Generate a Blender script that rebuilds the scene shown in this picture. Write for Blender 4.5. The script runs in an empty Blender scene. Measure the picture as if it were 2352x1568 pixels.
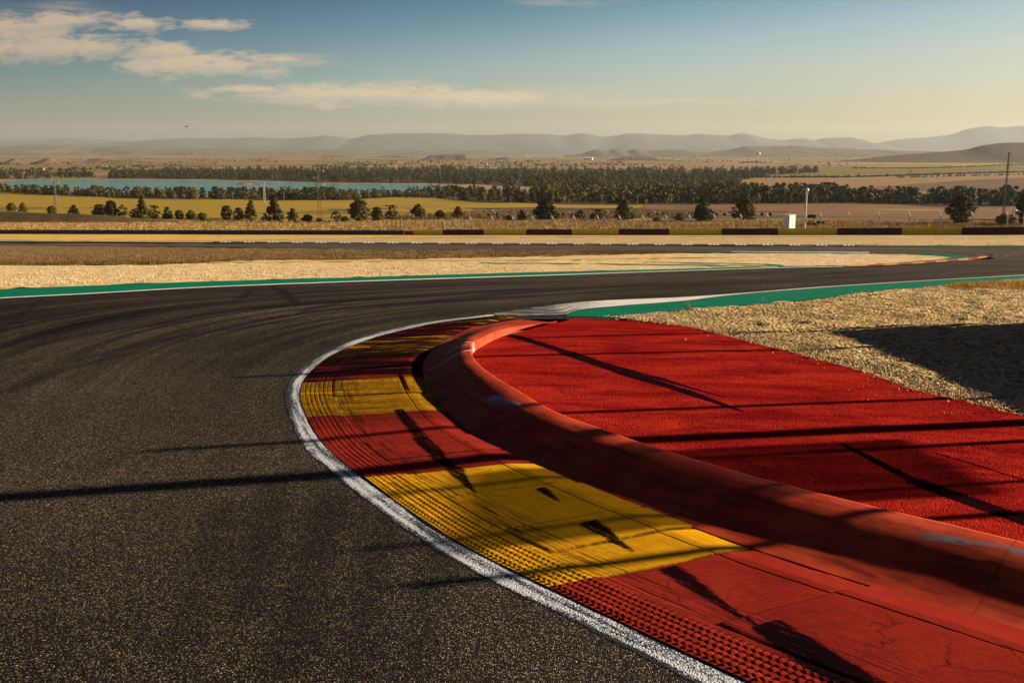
import bpy, math, numpy as np
from mathutils import Vector
rng = np.random.default_rng(11)
R = math.radians
SC = bpy.context.scene
COL = SC.collection

# ------------------------------------------------------------------ ground shape
# camera 2.5 m above the road; the land falls away in front of it, then levels out
H = 2.5; FOC = 2287.0; CX, CY = 1176., 784.
PITCH = math.atan((784 - 348) / FOC)
cp, sp = math.cos(PITCH), math.sin(PITCH)

def pchip(xs, ys):
    xs = np.array(xs, float); ys = np.array(ys, float); h = np.diff(xs); d = np.diff(ys) / h
    m = np.zeros_like(xs); m[0] = d[0]; m[-1] = d[-1]
    for i in range(1, len(xs) - 1):
        if d[i-1] * d[i] > 0:
            w1 = 2*h[i] + h[i-1]; w2 = h[i] + 2*h[i-1]; m[i] = (w1 + w2) / (w1/d[i-1] + w2/d[i])
    def f(x):
        x = np.asarray(x, float); i = np.clip(np.searchsorted(xs, x) - 1, 0, len(xs) - 2)
        t = np.clip((x - xs[i]) / h[i], 0, 1)
        return (1+2*t)*(1-t)**2*ys[i] + t*(1-t)**2*h[i]*m[i] + t*t*(3-2*t)*ys[i+1] + t*t*(t-1)*h[i]*m[i+1]
    return f
gdrop = pchip([-60,0,5,10,16,20,30,60,100,163,228,300,400,500,640,1100,1500,30000],
              [2.4,2.42,2.45,2.5,2.6,2.82,3.72,6.2,9.15,13.6,15.6,17.9,21.0,23.6,27.3,27.6,28.2,30])
gtilt = pchip([-60,20,120,180,300,30000], [0,0,.012,.012,0,0])
def G(x, y):
    x = np.asarray(x, float); y = np.asarray(y, float)
    return H - gdrop(y) + gtilt(y) * np.clip(x, -60, 120)
_YS = np.concatenate([np.arange(2, 40, .05), np.geomspace(40, 20000, 5000)])
def p2w(pts, h=0.):
    """points seen in the photograph (2352 x 1568) -> where they lie on the land (x, y)"""
    out = []
    for u, v in pts:
        dx = (u - CX) / FOC; dz = -(v - CY) / FOC
        wy = cp + dz*sp; wz = dz*cp - sp
        f = H + wz/wy*_YS - G(dx/wy*_YS, _YS) - h
        i = int(np.argmax(f < 0))
        if i == 0: i = len(_YS) - 1
        t = f[i-1] / (f[i-1] - f[i]); t = min(max(t, 0), 1); y = _YS[i-1] + t*(_YS[i] - _YS[i-1])
        out.append((dx/wy*y, y))
    return np.array(out)
def at(u, v):
    x, y = p2w([(u, v)])[0]; return Vector((x, y, float(G(x, y))))
def zrow(v, y):
    """height of a point at distance y seen at row v"""
    dz = -(v - CY) / FOC
    return H + (dz*cp - sp) / (cp + dz*sp) * y
def xcol(u, y, v=500):
    dz = -(v - CY) / FOC
    return (u - CX) / FOC / (cp + dz*sp) * y

def spline(P, n=None, per=None, param=None):
    """natural cubic through points P (k,d); returns n points, uniform in the parameter"""
    P = np.asarray(P, float); k = len(P)
    t = np.asarray(param, float) if param is not None else np.concatenate([[0], np.cumsum(np.hypot(*np.diff(P[:, :2], axis=0).T))])
    h = np.diff(t); A = np.eye(k); b = np.zeros((k, P.shape[1]))
    for i in range(1, k-1):
        A[i, i-1:i+2] = h[i-1], 2*(h[i-1]+h[i]), h[i]
        b[i] = 6*((P[i+1]-P[i])/h[i] - (P[i]-P[i-1])/h[i-1])
    Mm = np.linalg.solve(A, b)
    def ev(s):
        s = np.asarray(s, float); i = np.clip(np.searchsorted(t, s) - 1, 0, k-2); hh = h[i][:, None]
        a = (t[i+1]-s)[:, None]; c = (s-t[i])[:, None]
        return (Mm[i]*a**3 + Mm[i+1]*c**3)/(6*hh) + (P[i]/hh - Mm[i]*hh/6)*a + (P[i+1]/hh - Mm[i+1]*hh/6)*c
    return (ev, t) if n is None else ev(np.linspace(t[0], t[-1], n))
def lin(P, n, smooth=True):
    P = np.asarray(P, float); t = np.concatenate([[0], np.cumsum(np.hypot(*np.diff(P, axis=0).T))])
    s = np.linspace(0, t[-1], n)
    return np.stack([np.interp(s, t, P[:, 0]), np.interp(s, t, P[:, 1])], 1)
def pxcurve(pts, n, h=0.):
    """smooth curve drawn through photo points (monotone in u), put on the land"""
    P = np.array(pts, float); u = np.linspace(P[0, 0], P[-1, 0], n)
    if P[0, 0] > P[-1, 0]: v = pchip(P[::-1, 0], P[::-1, 1])(u)
    else: v = pchip(P[:, 0], P[:, 1])(u)
    return p2w(np.stack([u, v], 1), h)

# ------------------------------------------------------------------ mesh helpers
def mesh(name, V, F, mat, parent=None, smooth=True, uv=None, attrs=None, label=None):
    V = np.ascontiguousarray(V, np.float32); me = bpy.data.meshes.new(name)
    if isinstance(F, np.ndarray):
        F = np.ascontiguousarray(F, np.int32); k = F.shape[1]; nf = len(F)
        me.vertices.add(len(V)); me.vertices.foreach_set('co', V.ravel())
        me.loops.add(nf*k); me.loops.foreach_set('vertex_index', F.ravel())
        me.polygons.add(nf); me.polygons.foreach_set('loop_start', np.arange(0, nf*k, k, dtype=np.int32))
        me.update(calc_edges=True); me.validate()
    else:
        me.from_pydata(V.tolist(), [], F); me.update()
    me.polygons.foreach_set('use_smooth', np.full(len(me.polygons), smooth))
    if uv is not None:
        li = np.empty(len(me.loops), np.int32); me.loops.foreach_get('vertex_index', li)
        l = me.uv_layers.new(name='UVMap'); l.data.foreach_set('uv', np.asarray(uv, np.float32)[li].ravel())
    for k_, a in (attrs or {}).items():
        at_ = me.attributes.new(k_, 'FLOAT', 'POINT'); at_.data.foreach_set('value', np.asarray(a, np.float32))
    mats = mat if isinstance(mat, (list, tuple)) else [mat]
    for m in mats: me.materials.append(m)
    o = bpy.data.objects.new(name, me); COL.objects.link(o)
    if parent: o.parent = parent
    if label: o['label'] = label
    return o
def gridf(n, m):
    i = np.arange(n-1)[:, None]*m + np.arange(m-1)[None, :]
    return np.stack([i, i+1, i+m+1, i+m], -1).reshape(-1, 4)
def loft(A, B, m):
    t = np.linspace(0, 1, m)[None, :, None]
    return A[:, None, :]*(1-t) + B[:, None, :]*t
def upfix(V, F):
    a, b, c = V[F[0, 0]], V[F[0, 1]], V[F[0, 2]]
    return F[:, ::-1] if np.cross(b-a, c-a)[2] < 0 else F
def sheet(name, A, B, m, off, mat, parent=None, amp=0., ascale=1., uv=True, **kw):
    """surface lofted between two curves on the land"""
    P = loft(A, B, m); n = len(A)
    x, y = P[..., 0], P[..., 1]
    z = G(x, y) + off*(1 + np.clip(y, 0, 150)/80 + np.clip(y-150, 0, 350)/20)
    if amp: z = z + amp*fbm(x*ascale, y*ascale, 4)
    V = np.stack([x, y, z], -1).reshape(-1, 3); F = upfix(V, gridf(n, m))
    mid = (A+B)/2; s = np.concatenate([[0], np.cumsum(np.hypot(*np.diff(mid, axis=0).T))])
    w = np.hypot(*(B-A).T)[:, None]*np.linspace(0, 1, m)[None, :]
    U = np.stack([np.repeat(s[:, None], m, 1), w], -1).reshape(-1, 2)
    return mesh(name, V, F, mat, parent, uv=U, **kw)
def vnoise(x, y, seed=0):
    xi = np.floor(x).astype(np.int64); yi = np.floor(y).astype(np.int64); fx = x-xi; fy = y-yi
    def hsh(a, b):
        q = (a*374761393 + b*668265263 + seed*1442695041) & 0xffffffff
        q = ((q ^ (q >> 13))*1274126177) & 0xffffffff
        return ((q ^ (q >> 16)) & 0xffff)/65535.
    fx = fx*fx*(3-2*fx); fy = fy*fy*(3-2*fy)
    return (hsh(xi, yi)*(1-fx) + hsh(xi+1, yi)*fx)*(1-fy) + (hsh(xi, yi+1)*(1-fx) + hsh(xi+1, yi+1)*fx)*fy
def fbm(x, y, o=4, seed=0):
    r = 0; a = .5
    for k in range(o): r = r + a*(vnoise(x, y, seed+k)*2-1); x = x*2.03+17; y = y*2.03+5; a *= .5
    return r
class MB:
    """collects boxes, bars and tubes into one mesh"""
    def __init__(s): s.v = []; s.f = []
    def add(s, vs, fs):
        b = len(s.v); s.v += [tuple(p) for p in vs]; s.f += [tuple(i+b for i in f) for f in fs]
    def box(s, c, d, bev=0., rz=0.):
        x, y, z = [q/2 for q in d]; b = min(bev, x*.9, y*.9, z*.9)
        vs = []; ca, sa = math.cos(rz), math.sin(rz)
        if b <= 0:
            raw = [(i, j, k) for k in (-z, z) for i, j in ((-x, -y), (x, -y), (x, y), (-x, y))]
            fs = [(0, 3, 2, 1), (4, 5, 6, 7), (0, 1, 5, 4), (1, 2, 6, 5), (2, 3, 7, 6), (3, 0, 4, 7)]
        else:
            raw = []
            for zz, ins in ((-z, b), (-z+b, 0), (z-b, 0), (z, b)):
                X, Y = x-ins, y-ins; c2 = b
                raw += [(-X+c2*(ins == 0)*.5, -Y, zz), (X-c2*(ins == 0)*.5, -Y, zz), (X, -Y+c2*(ins == 0)*.5, zz), (X, Y-c2*(ins == 0)*.5, zz),
                        (X-c2*(ins == 0)*.5, Y, zz), (-X+c2*(ins == 0)*.5, Y, zz), (-X, Y-c2*(ins == 0)*.5, zz), (-X, -Y+c2*(ins == 0)*.5, zz)]
            fs = [tuple(range(7, -1, -1)), tuple(range(24, 32))]
            for l in range(3):
                fs += [(l*8+i, l*8+(i+1) % 8, l*8+8+(i+1) % 8, l*8+8+i) for i in range(8)]
        for p in raw: vs.append((c[0]+p[0]*ca-p[1]*sa, c[1]+p[0]*sa+p[1]*ca, c[2]+p[2]))
        s.add(vs, fs)
    def tube(s, p, q, r, r2=None, n=6, caps=True):
        p, q = Vector(p), Vector(q); r2 = r if r2 is None else r2
        d = (q-p).normalized(); a = d.orthogonal().normalized(); b = d.cross(a)
        vs = [(p if e == 0 else q) + (a*math.cos(2*math.pi*i/n) + b*math.sin(2*math.pi*i/n))*(r if e == 0 else r2) for e in (0, 1) for i in range(n)]
        fs = [(i, (i+1) % n, n+(i+1) % n, n+i) for i in range(n)]
        if caps: fs += [tuple(range(n-1, -1, -1)), tuple(range(n, 2*n))]
        s.add(vs, fs)
    def ball(s, c, r, n=8, m=6, sz=1.):
        vs = [(c[0], c[1], c[2]-r*sz)]
        for j in range(1, m):
            t = math.pi*j/m
            vs += [(c[0]+r*math.sin(t)*math.cos(2*math.pi*i/n), c[1]+r*math.sin(t)*math.sin(2*math.pi*i/n), c[2]-r*sz*math.cos(t)) for i in range(n)]
        vs.append((c[0], c[1], c[2]+r*sz))
        fs = [(0, 1+(i+1) % n, 1+i) for i in range(n)]
        for j in range(m-2): fs += [(1+j*n+i, 1+j*n+(i+1) % n, 1+(j+1)*n+(i+1) % n, 1+(j+1)*n+i) for i in range(n)]
        fs += [(1+(m-2)*n+i, 1+(m-2)*n+(i+1) % n, len(vs)-1) for i in range(n)]
        s.add(vs, fs)
    def build(s, name, mat, parent=None, smooth=False, label=None):
        return mesh(name, np.array(s.v), s.f, mat, parent, smooth=smooth, label=label)
def tag(o, label=None, cat=None, group=None, kind=None):
    for k, v in (('label', label), ('category', cat), ('group', group), ('kind', kind)):
        if v: o[k] = v
    return o
def struct(o): o['kind'] = 'structure'; return o
def thing(name, loc, label, cat, group=None, rz=0):
    o = bpy.data.objects.new(name, None); COL.objects.link(o); o.empty_display_size = .3
    o.location = loc; o.rotation_euler = (0, 0, rz)
    return tag(o, label, cat, group)
def copy_tree(o, parent=None):
    c = o.copy(); COL.objects.link(c)
    if parent: c.parent = parent
    for ch in o.children: copy_tree(ch, c)
    return c

# ------------------------------------------------------------------ material helpers
class Mat:
    def __init__(s, name):
        s.m = bpy.data.materials.new(name); s.m.use_nodes = True; s.nt = s.m.node_tree
        s.b = s.nt.nodes['Principled BSDF']; s.b.inputs['Specular IOR Level'].default_value = .25
        s.b.inputs['Roughness'].default_value = .85
        s.tc = s.n('ShaderNodeTexCoord')
    def n(s, t, ins=None, **kw): return nd(s.nt, t, ins, **kw)
    def obj(s, sc=(1, 1, 1), uv=False):
        return s.n('ShaderNodeMapping', {'Vector': s.tc.outputs['UV' if uv else 'Object'], 'Scale': sc}).outputs[0]
    def noise(s, vec, scale, detail=4, rough=.55, dist=0.):
        return s.n('ShaderNodeTexNoise', {'Vector': vec, 'Scale': scale, 'Detail': detail, 'Roughness': rough, 'Distortion': dist}).outputs['Fac']
    def voro(s, vec, scale, feature='F1'):
        return s.n('ShaderNodeTexVoronoi', {'Vector': vec, 'Scale': scale}, feature=feature)
    def ramp(s, fac, stops):
        r = s.n('ShaderNodeValToRGB', {'Fac': fac}); e = r.color_ramp.elements
        while len(e) < len(stops): e.new(.5)
        for i, (p, c) in enumerate(stops):
            e[i].position = p; e[i].color = (c, c, c, 1) if isinstance(c, (int, float)) else (*c, 1)
        return r.outputs[0]
    def math(s, op, a, b=0., c=None, clamp=False):
        x = s.n('ShaderNodeMath', operation=op, use_clamp=clamp)
        for i, v in enumerate((a, b, c)):
            if v is None: continue
            if hasattr(v, 'links'): s.nt.links.new(v, x.inputs[i])
            else: x.inputs[i].default_value = v
        return x.outputs[0]
    def mix(s, f, a, b, mode='MIX'):
        x = s.n('ShaderNodeMix', data_type='RGBA', blend_type=mode)
        for i, v in ((0, f), (6, a), (7, b)):
            if hasattr(v, 'links'): s.nt.links.new(v, x.inputs[i])
            elif i == 0: x.inputs[0].default_value = v
            else: x.inputs[i].default_value = (*v, 1) if len(v) == 3 else v
        return x.outputs[2]
    def attr(s, name): return s.n('ShaderNodeAttribute', attribute_name=name).outputs['Fac']
    def bump(s, h, strength=.5, dist=.01, prev=None):
        ins = {'Height': h, 'Strength': strength, 'Distance': dist}
        if prev is not None: ins['Normal'] = prev
        return s.n('ShaderNodeBump', ins).outputs[0]
    def out(s, col=None, rough=None, normal=None, spec=None, metal=None):
        for k, v in (('Base Color', col), ('Roughness', rough), ('Normal', normal), ('Specular IOR Level', spec), ('Metallic', metal)):
            if v is None: continue
            if hasattr(v, 'links'): s.nt.links.new(v, s.b.inputs[k])
            else: s.b.inputs[k].default_value = (*v, 1) if isinstance(v, tuple) else v
        return s.m
def nd(nt, t, ins=None, **kw):
    x = nt.nodes.new(t)
    for k, v in kw.items(): setattr(x, k, v)
    for k, v in (ins or {}).items():
        if hasattr(v, 'links'): nt.links.new(v, x.inputs[k])
        else: x.inputs[k].default_value = v
    return x

# ------------------------------------------------------------------ settings
EXPO = 1.32
HAZE = .47e-4; HAZE_COL = (.76, .83, .84, 1); HAZE_G = .2
SKY_STOPS = [(0, (1.25,1.20,1.10)), (.16, (1.15,1.17,1.13)), (.26, (.92,1.06,1.10)), (.32, (.66,.90,.98)), (.41, (.33,.63,.78)), (.55, (.035,.27,.52)), (.75, (.010,.065,.26)), (1., (.003,.022,.17))]
CLOUDS = [(130, 112, 275, 36, -.02), (60, 64, 170, 32, 0), (150, 46, 190, 24, -.03), (320, 56, 95, 17, 0), (492, 58, 80, 15, 0), (362, 114, 95, 24, 0), (475, 150, 205, 36, .02), (630, 136, 120, 13, 0), (800, 215, 340, 28, 0), (1060, 226, 320, 26, 0), (575, 206, 110, 11, 0)]
WISPS = [(1290, 4, 170, 16, 0), (1500, 238, 420, 16, 0), (1200, 205, 330, 16, 0), (120, 22, 160, 24, 0), (660, 140, 160, 20, 0)]
CLOUD_LIT = (6.3, 4.7, 3.2); CLOUD_SHADE = (3.5, 3.6, 2.7)

# ------------------------------------------------------------------ materials
def m_asphalt():
    M = Mat('asphalt'); o = M.obj(); u = M.obj((.09, 3.2, 1), uv=True); u2 = M.obj((.05, .9, 1), uv=True)
    v = M.voro(o, 150.); v2 = M.voro(o, 235.); sep = M.n('ShaderNodeSeparateColor', {'Color': v.outputs['Color']}); sep2 = M.n('ShaderNodeSeparateColor', {'Color': v2.outputs['Color']})
    gm = M.ramp(M.noise(o, 60., 2), [(.47, 0), (.53, 1)])
    gsel = M.n('ShaderNodeMix', {0: gm, 2: sep.outputs[0], 3: sep2.outputs[0]})
    stone = M.ramp(gsel.outputs[0], [(0, (.006, .006, .008)), (.58, (.014, .013, .013)), (.76, (.044, .036, .030)), (.89, (.17, .130, .086)), (1, (.78, .60, .38))])
    big = M.ramp(M.noise(o, .35, 5), [(.32, .6), (.7, 1.3)])
    rub = M.ramp(M.noise(u, 1.2, 5, .62, .4), [(.43, .10), (.55, 1.12)])
    rub2 = M.ramp(M.noise(u2, 1.1, 3, .5, .3), [(.38, .35), (.6, 1.15)])
    c = M.mix(1., stone, big, 'MULTIPLY'); c = M.mix(M.math('MULTIPLY', M.attr('lane'), .85), c, M.mix(1., c, rub, 'MULTIPLY'))
    c = M.mix(M.attr('lane'), c, M.mix(1., c, rub2, 'MULTIPLY'))
    c = M.mix(M.math('MULTIPLY', M.attr('pale'), .8), c, M.mix(1., M.ramp(sep.outputs[1], [(0, (.08, .060, .050)), (1, (.27, .195, .155))]), rub, 'MULTIPLY'))  # grazing sheen of the far road, painted in as a paler colour
    thin = M.ramp(M.noise(M.obj((.06, 11, 1), uv=True), 1., 4, .6, .25), [(.60, 0), (.66, .8)])
    c = M.mix(M.math('MULTIPLY', M.attr('lane'), thin), c, (.006, .006, .007))
    c = M.mix(M.math('MULTIPLY', M.attr('rub'), M.ramp(M.noise(o, 20., 4, .7), [(.3, .3), (.5, .95)]), clamp=True), c, (.005, .005, .006))
    n = M.bump(M.math('SUBTRACT', 1., v.outputs['Distance']), 1., .012)
    n = M.bump(M.noise(o, 260., 2), .25, .003, n)
    return M.out(c, .75, n, .05)
def m_runoff():
    M = Mat('red_paint_asphalt'); o = M.obj()
    v = M.voro(o, 70.)
    st = M.obj((.75, 2.3, 1))
    c = M.mix(M.ramp(M.noise(st, 1.1, 6, .65, .5), [(.38, 0), (.62, 1)]), (.20, .006, .008), (.47, .029, .015))
    c = M.mix(M.ramp(M.noise(o, .55, 4, .6), [(.42, 0), (.7, .55)]), c, (.30, .012, .010))
    c = M.mix(M.ramp(M.noise(o, 14., 4, .7), [(.48, 0), (.7, .6)]), c, (.13, .008, .010))
    sep = M.n('ShaderNodeSeparateColor', {'Color': v.outputs['Color']})
    c = M.mix(1., c, M.ramp(sep.outputs[1], [(0, .62), (1, 1.3)]), 'MULTIPLY')
    k = M.ramp(M.math('ADD', M.attr('rub'), M.math('MULTIPLY', M.math('SUBTRACT', M.noise(o, 38., 5, .75), .5), 1.0)), [(.42, 0), (.62, .96)])
    c = M.mix(k, c, (.005, .003, .006))
    n = M.bump(M.math('SUBTRACT', 1., v.outputs['Distance']), .8, .011)
    return M.out(c, .9, n, 0.)
def m_kerb(name, c1, c2, dirt):
    M = Mat(name); o = M.obj(); uv = M.obj((1, 1, 1), uv=True)
    c = M.mix(M.ramp(M.noise(o, 3.2, 6, .65), [(.35, 0), (.7, 1)]), c1, c2)
    cr = M.n('ShaderNodeTexVoronoi', {'Vector': M.mix(.12, o, M.n('ShaderNodeTexNoise', {'Vector': o, 'Scale': 9., 'Detail': 3.}).outputs['Color']), 'Scale': 3.1}, feature='DISTANCE_TO_EDGE').outputs['Distance']
    crack = M.math('MULTIPLY', M.ramp(cr, [(0, 1), (.02, 0)]), M.ramp(M.noise(o, 1.7, 3), [(.5, 0), (.62, .8)]))
    c = M.mix(crack, c, dirt)
    c = M.mix(M.math('MULTIPLY', M.attr('seam'), M.ramp(M.noise(o, 6., 4, .7), [(.3, .2), (.55, .95)]), clamp=True), c, dirt)
    # fine tyre scrubbing, fore and aft along the kerb
    st = M.noise(M.obj((1.6, 34, 1), uv=True), 1.3, 5, .7, .3)
    c = M.mix(M.math('MULTIPLY', M.attr('wear'), M.ramp(st, [(.46, 0), (.60, 1)])), c, dirt)
    gr = M.math('ADD', M.math('MULTIPLY', M.noise(M.obj((1, 2.2, 1)), 15., 7, .8), .75), M.math('MULTIPLY', M.noise(M.obj((.5, 6, 1)), 1.3, 4, .6), .35))
    c = M.mix(M.math('MULTIPLY', M.attr('grime'), M.ramp(gr, [(.50, 0), (.66, .92)]), clamp=True), c, dirt)
    # bands of laid rubber where cars cut across it
    sx = M.noise(M.obj((.55, 5.5, 1)), 1.25, 5, .62, .6)
    c = M.mix(M.math('MULTIPLY', M.attr('cut'), M.ramp(sx, [(.31, 0), (.47, .98)])), c, (.010, .004, .006))
    k = M.math('ADD', M.math('MULTIPLY', M.math('SUBTRACT', M.noise(M.obj((2.2, 24, 1), uv=True), 1.2, 6, .75), .5), 1.7), M.math('MULTIPLY', M.math('SUBTRACT', M.noise(o, 48., 4, .8), .5), 1.1))
    k = M.ramp(M.math('ADD', M.math('MINIMUM', M.attr('rub'), .85), M.math('MULTIPLY', k, M.ramp(M.attr('rub'), [(0, 0), (.12, 1)]))), [(.38, 0), (.74, .97)])
    c = M.mix(k, c, (.004, .003, .005))
    n = M.bump(M.noise(M.obj((30, 90, 1), uv=True), 1.6, 4, .65), .55, .006)
    n = M.bump(M.noise(o, 130., 3), .5, .004, n)
    return M.out(c, .85, n, 0.)
def m_berm():
    M = Mat('berm_paint'); o = M.obj()
    c = M.mix(M.ramp(M.noise(o, 2.3, 6, .6), [(.3, 0), (.72, 1)]), (.38, .028, .012), (.60, .088, .028))
    c = M.mix(M.ramp(M.noise(M.obj((3, 30, 1), uv=True), 1., 5, .7), [(.52, 0), (.72, .55)]), c, (.22, .03, .02))
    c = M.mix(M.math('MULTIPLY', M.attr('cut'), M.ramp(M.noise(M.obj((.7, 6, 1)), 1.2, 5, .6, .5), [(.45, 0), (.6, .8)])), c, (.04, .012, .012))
    c = M.mix(M.ramp(M.noise(M.obj((1.2, 9, 1), uv=True), 1.4, 6, .7, .4), [(.50, 0), (.66, .7)]), c, (.10, .014, .012))
    us = M.n('ShaderNodeSeparateXYZ', {'Vector': M.tc.outputs['UV']}).outputs[0]
    jl = M.math('ABSOLUTE', M.math('SUBTRACT', M.math('FRACT', M.math('MULTIPLY', us, .52)), .5))
    c = M.mix(M.ramp(jl, [(0, .5), (.005, 0)]), c, (.05, .01, .01))
    c = M.mix(M.ramp(M.noise(o, 17., 5, .75), [(.60, 0), (.68, .8)]), c, (.13, .05, .04))
    sc = M.math('MULTIPLY', M.attr('scf'), M.ramp(M.noise(M.obj((14, 60, 1), uv=True), 1., 4, .7), [(.38, 0), (.56, 1)]), clamp=True)
    c = M.mix(sc, c, (.62, .60, .58))
    c = M.mix(M.math('MULTIPLY', M.attr('bare'), M.ramp(M.noise(o, 22., 4, .6), [(.35, 0), (.48, 1)]), clamp=True), c, (.13, .16, .20))
    n = M.bump(M.noise(o, 160., 3, .6), .5, .004); n = M.bump(M.noise(o, 9., 4), .25, .012, n)
    return M.out(c, .65, n, .05)
def m_paint(name, col, dark, lo=.42, hi=.7, sc=2.4, grit=90., wear=0.):
    M = Mat(name); o = M.obj()
    c = M.mix(M.ramp(M.noise(M.obj((.35, 1.6, 1), uv=True), sc, 6, .66, .4), [(lo, 0), (hi, 1)]), col, dark)
    v = M.voro(o, grit)
    if wear:
        w = M.math('ADD', M.math('MULTIPLY', M.noise(o, 55., 5, .8), .66), M.math('MULTIPLY', M.noise(M.obj((.8, 14, 1), uv=True), 1.3, 5, .6), .5))
        w = M.math('ADD', w, M.math('MULTIPLY', M.attr('edge'), .16))
        c = M.mix(M.ramp(w, [(wear, 0), (wear+.07, 1)]), c, (.03, .035, .045))
    n = M.bump(M.math('SUBTRACT', 1., v.outputs['Distance']), .7, .008)
    return M.out(c, .75, n, .05)
def m_ground(name, a, b, d, sc, stones=0., weeds=None, tracks=None, bumpd=.03):
    M = Mat(name); o = M.obj()
    c = M.mix(M.ramp(M.noise(o, sc, 6, .65), [(.32, 0), (.68, 1)]), a, b)
    c = M.mix(M.ramp(M.noise(o, sc*4.7, 5, .7), [(.52, 0), (.68, .8)]), c, d)
    n = M.bump(M.noise(o, sc*6, 6, .7), .9, bumpd)
    if stones:
        v = M.voro(o, stones); sep = M.n('ShaderNodeSeparateColor', {'Color': v.outputs['Color']})
        c = M.mix(1., c, M.ramp(sep.outputs[0], [(0, .5), (.6, 1.), (1, 1.5)]), 'MULTIPLY')
        n = M.bump(M.math('SUBTRACT', 1., v.outputs['Distance']), 1., .6/stones, n)
    if weeds:
        c = M.mix(M.ramp(M.noise(o, weeds[0], 5, .6), [(.6, 0), (.72, .85)]), c, weeds[1])
    if tracks:
        c = M.mix(M.ramp(M.noise(M.obj((tracks[0], tracks[1], 1)), 1., 5, .6, .7), [(.58, 0), (.68, .75)]), c, tracks[2])
    return M.out(c, .9, n, .1)
def m_plain(name, col, var=.12, spec=.1, rough=.9, bump=0., bs=40., metal=0.):
    M = Mat(name); o = M.obj()
    f = M.ramp(M.noise(o, 3., 5), [(.3, 1-var), (.7, 1+var)])
    n = M.bump(M.noise(o, bs, 3), .5, bump) if bump else None
    return M.out(M.mix(1., col, f, 'MULTIPLY'), rough, n, spec, metal)
def m_leaf(name, a, b, c2):
    M = Mat(name); g = M.n('ShaderNodeObjectInfo').outputs['Random']; o = M.obj()
    c = M.mix(M.ramp(M.noise(o, 1.1, 3), [(.35, 0), (.65, 1)]), a, b)
    c = M.mix(M.math('MULTIPLY', g, .55), c, c2)
    sep = M.n('ShaderNodeSeparateColor', {'Color': M.voro(o, 5.).outputs['Color']})
    c = M.mix(1., c, M.ramp(sep.outputs[0], [(0, .65), (1, 1.35)]), 'MULTIPLY')
    M.b.inputs['Subsurface Weight'].default_value = 0
    return M.out(c, .8, None, .1)
def m_hill(name, a, b, c3, sc):
    M = Mat(name); o = M.obj(); q = M.obj((1, .55, 2.2))
    c = M.mix(M.ramp(M.noise(q, sc, 7, .62, .3), [(.36, 0), (.64, 1)]), a, b)
    c = M.mix(M.ramp(M.noise(q, sc*6, 6, .66), [(.5, 0), (.62, .9)]), c, c3)
    return M.out(c, .95, None, .05)

ASPH = m_asphalt(); RUNOFF = m_runoff(); BERM = m_berm()
KYEL = m_kerb('kerb_yellow', (.86, .43, .010), (.70, .32, .009), (.07, .035, .012))
KRED = m_kerb('kerb_red', (.38, .036, .020), (.30, .024, .016), (.05, .010, .010))
GREEN = m_paint('green_paint', (.001, .185, .108), (.001, .075, .05), .5, .72)
WHITE = m_paint('white_line', (.64, .69, .76), (.5, .52, .55), .4, .75, wear=.562)
WHITE2 = m_paint('white_worn', (.80, .78, .74), (.5, .5, .5), .5, .8, wear=.70)
SAND = m_ground('sand_ground', (.78, .50, .15), (.66, .42, .12), (.38, .25, .10), .12, 0, (.4, (.30, .2, .05)), (.05, .8, (.20, .14, .075)))
GRAVEL = m_ground('gravel', (.86, .66, .37), (.76, .55, .28), (.52, .36, .18), .5, 19., None, None, .05)
GRAVEL2 = m_ground('gravel_weedy', (.60, .42, .185), (.46, .31, .125), (.22, .155, .075), .8, 17., (1.1, (.17, .13, .03)), None, .06)
VERGE = m_ground('verge_gravel', (.72, .51, .28), (.60, .42, .22), (.34, .23, .11), .15, 6., None, (.035, .6, (.17, .125, .085)))
DRYGRASS = m_ground('dry_grass_soil', (.26, .16, .07), (.19, .105, .055), (.38, .25, .08), .25, 0, (.3, (.12, .07, .05)))
DUST = m_ground('dust_path', (.74, .49, .14), (.64, .42, .12), (.33, .22, .08), .3)

# ------------------------------------------------------------------ sun, sky, camera
SUN_AZ, SUN_EL = R(77), R(15)
sd = Vector((math.sin(SUN_AZ)*math.cos(SUN_EL), math.cos(SUN_AZ)*math.cos(SUN_EL), math.sin(SUN_EL)))
sl = bpy.data.lights.new('sun', 'SUN'); sl.energy = 5.0; sl.angle = R(.5); sl.color = (1., .83, .60)
so = bpy.data.objects.new('sun', sl); COL.objects.link(so); so.rotation_euler = sd.to_track_quat('Z', 'Y').to_euler(); so.location = (40, 10, 40)

def ang(u, v):   # photo point -> direction (x/y, z/y)
    dx = (u-CX)/FOC; dz = -(v-CY)/FOC; wy = cp+dz*sp
    return dx/wy, (dz*cp-sp)/wy
W = bpy.data.worlds.new('World'); SC.world = W; W.use_nodes = True; wt = W.node_tree
bg = wt.nodes['Background']
sky = nd(wt, 'ShaderNodeTexSky', sky_type='NISHITA', sun_disc=False, sun_elevation=SUN_EL, sun_rotation=SUN_AZ,
         altitude=300, air_density=1.0, dust_density=2.2, ozone_density=2.0)
def wm(op, a, b=0., c=None, clamp=False):
    x = nd(wt, 'ShaderNodeMath', operation=op, use_clamp=clamp)
    for i, v in enumerate((a, b, c)):
        if v is None: continue
        if hasattr(v, 'links'): wt.links.new(v, x.inputs[i])
        else: x.inputs[i].default_value = v
    return x.outputs[0]
def wmix(f, a, b, mode='MIX'):
    x = nd(wt, 'ShaderNodeMix', data_type='RGBA', blend_type=mode)
    for i, v in ((0, f), (6, a), (7, b)):
        if hasattr(v, 'links'): wt.links.new(v, x.inputs[i])
        elif i == 0: x.inputs[0].default_value = v
        else: x.inputs[i].default_value = (*v, 1)
    return x.outputs[2]
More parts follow.
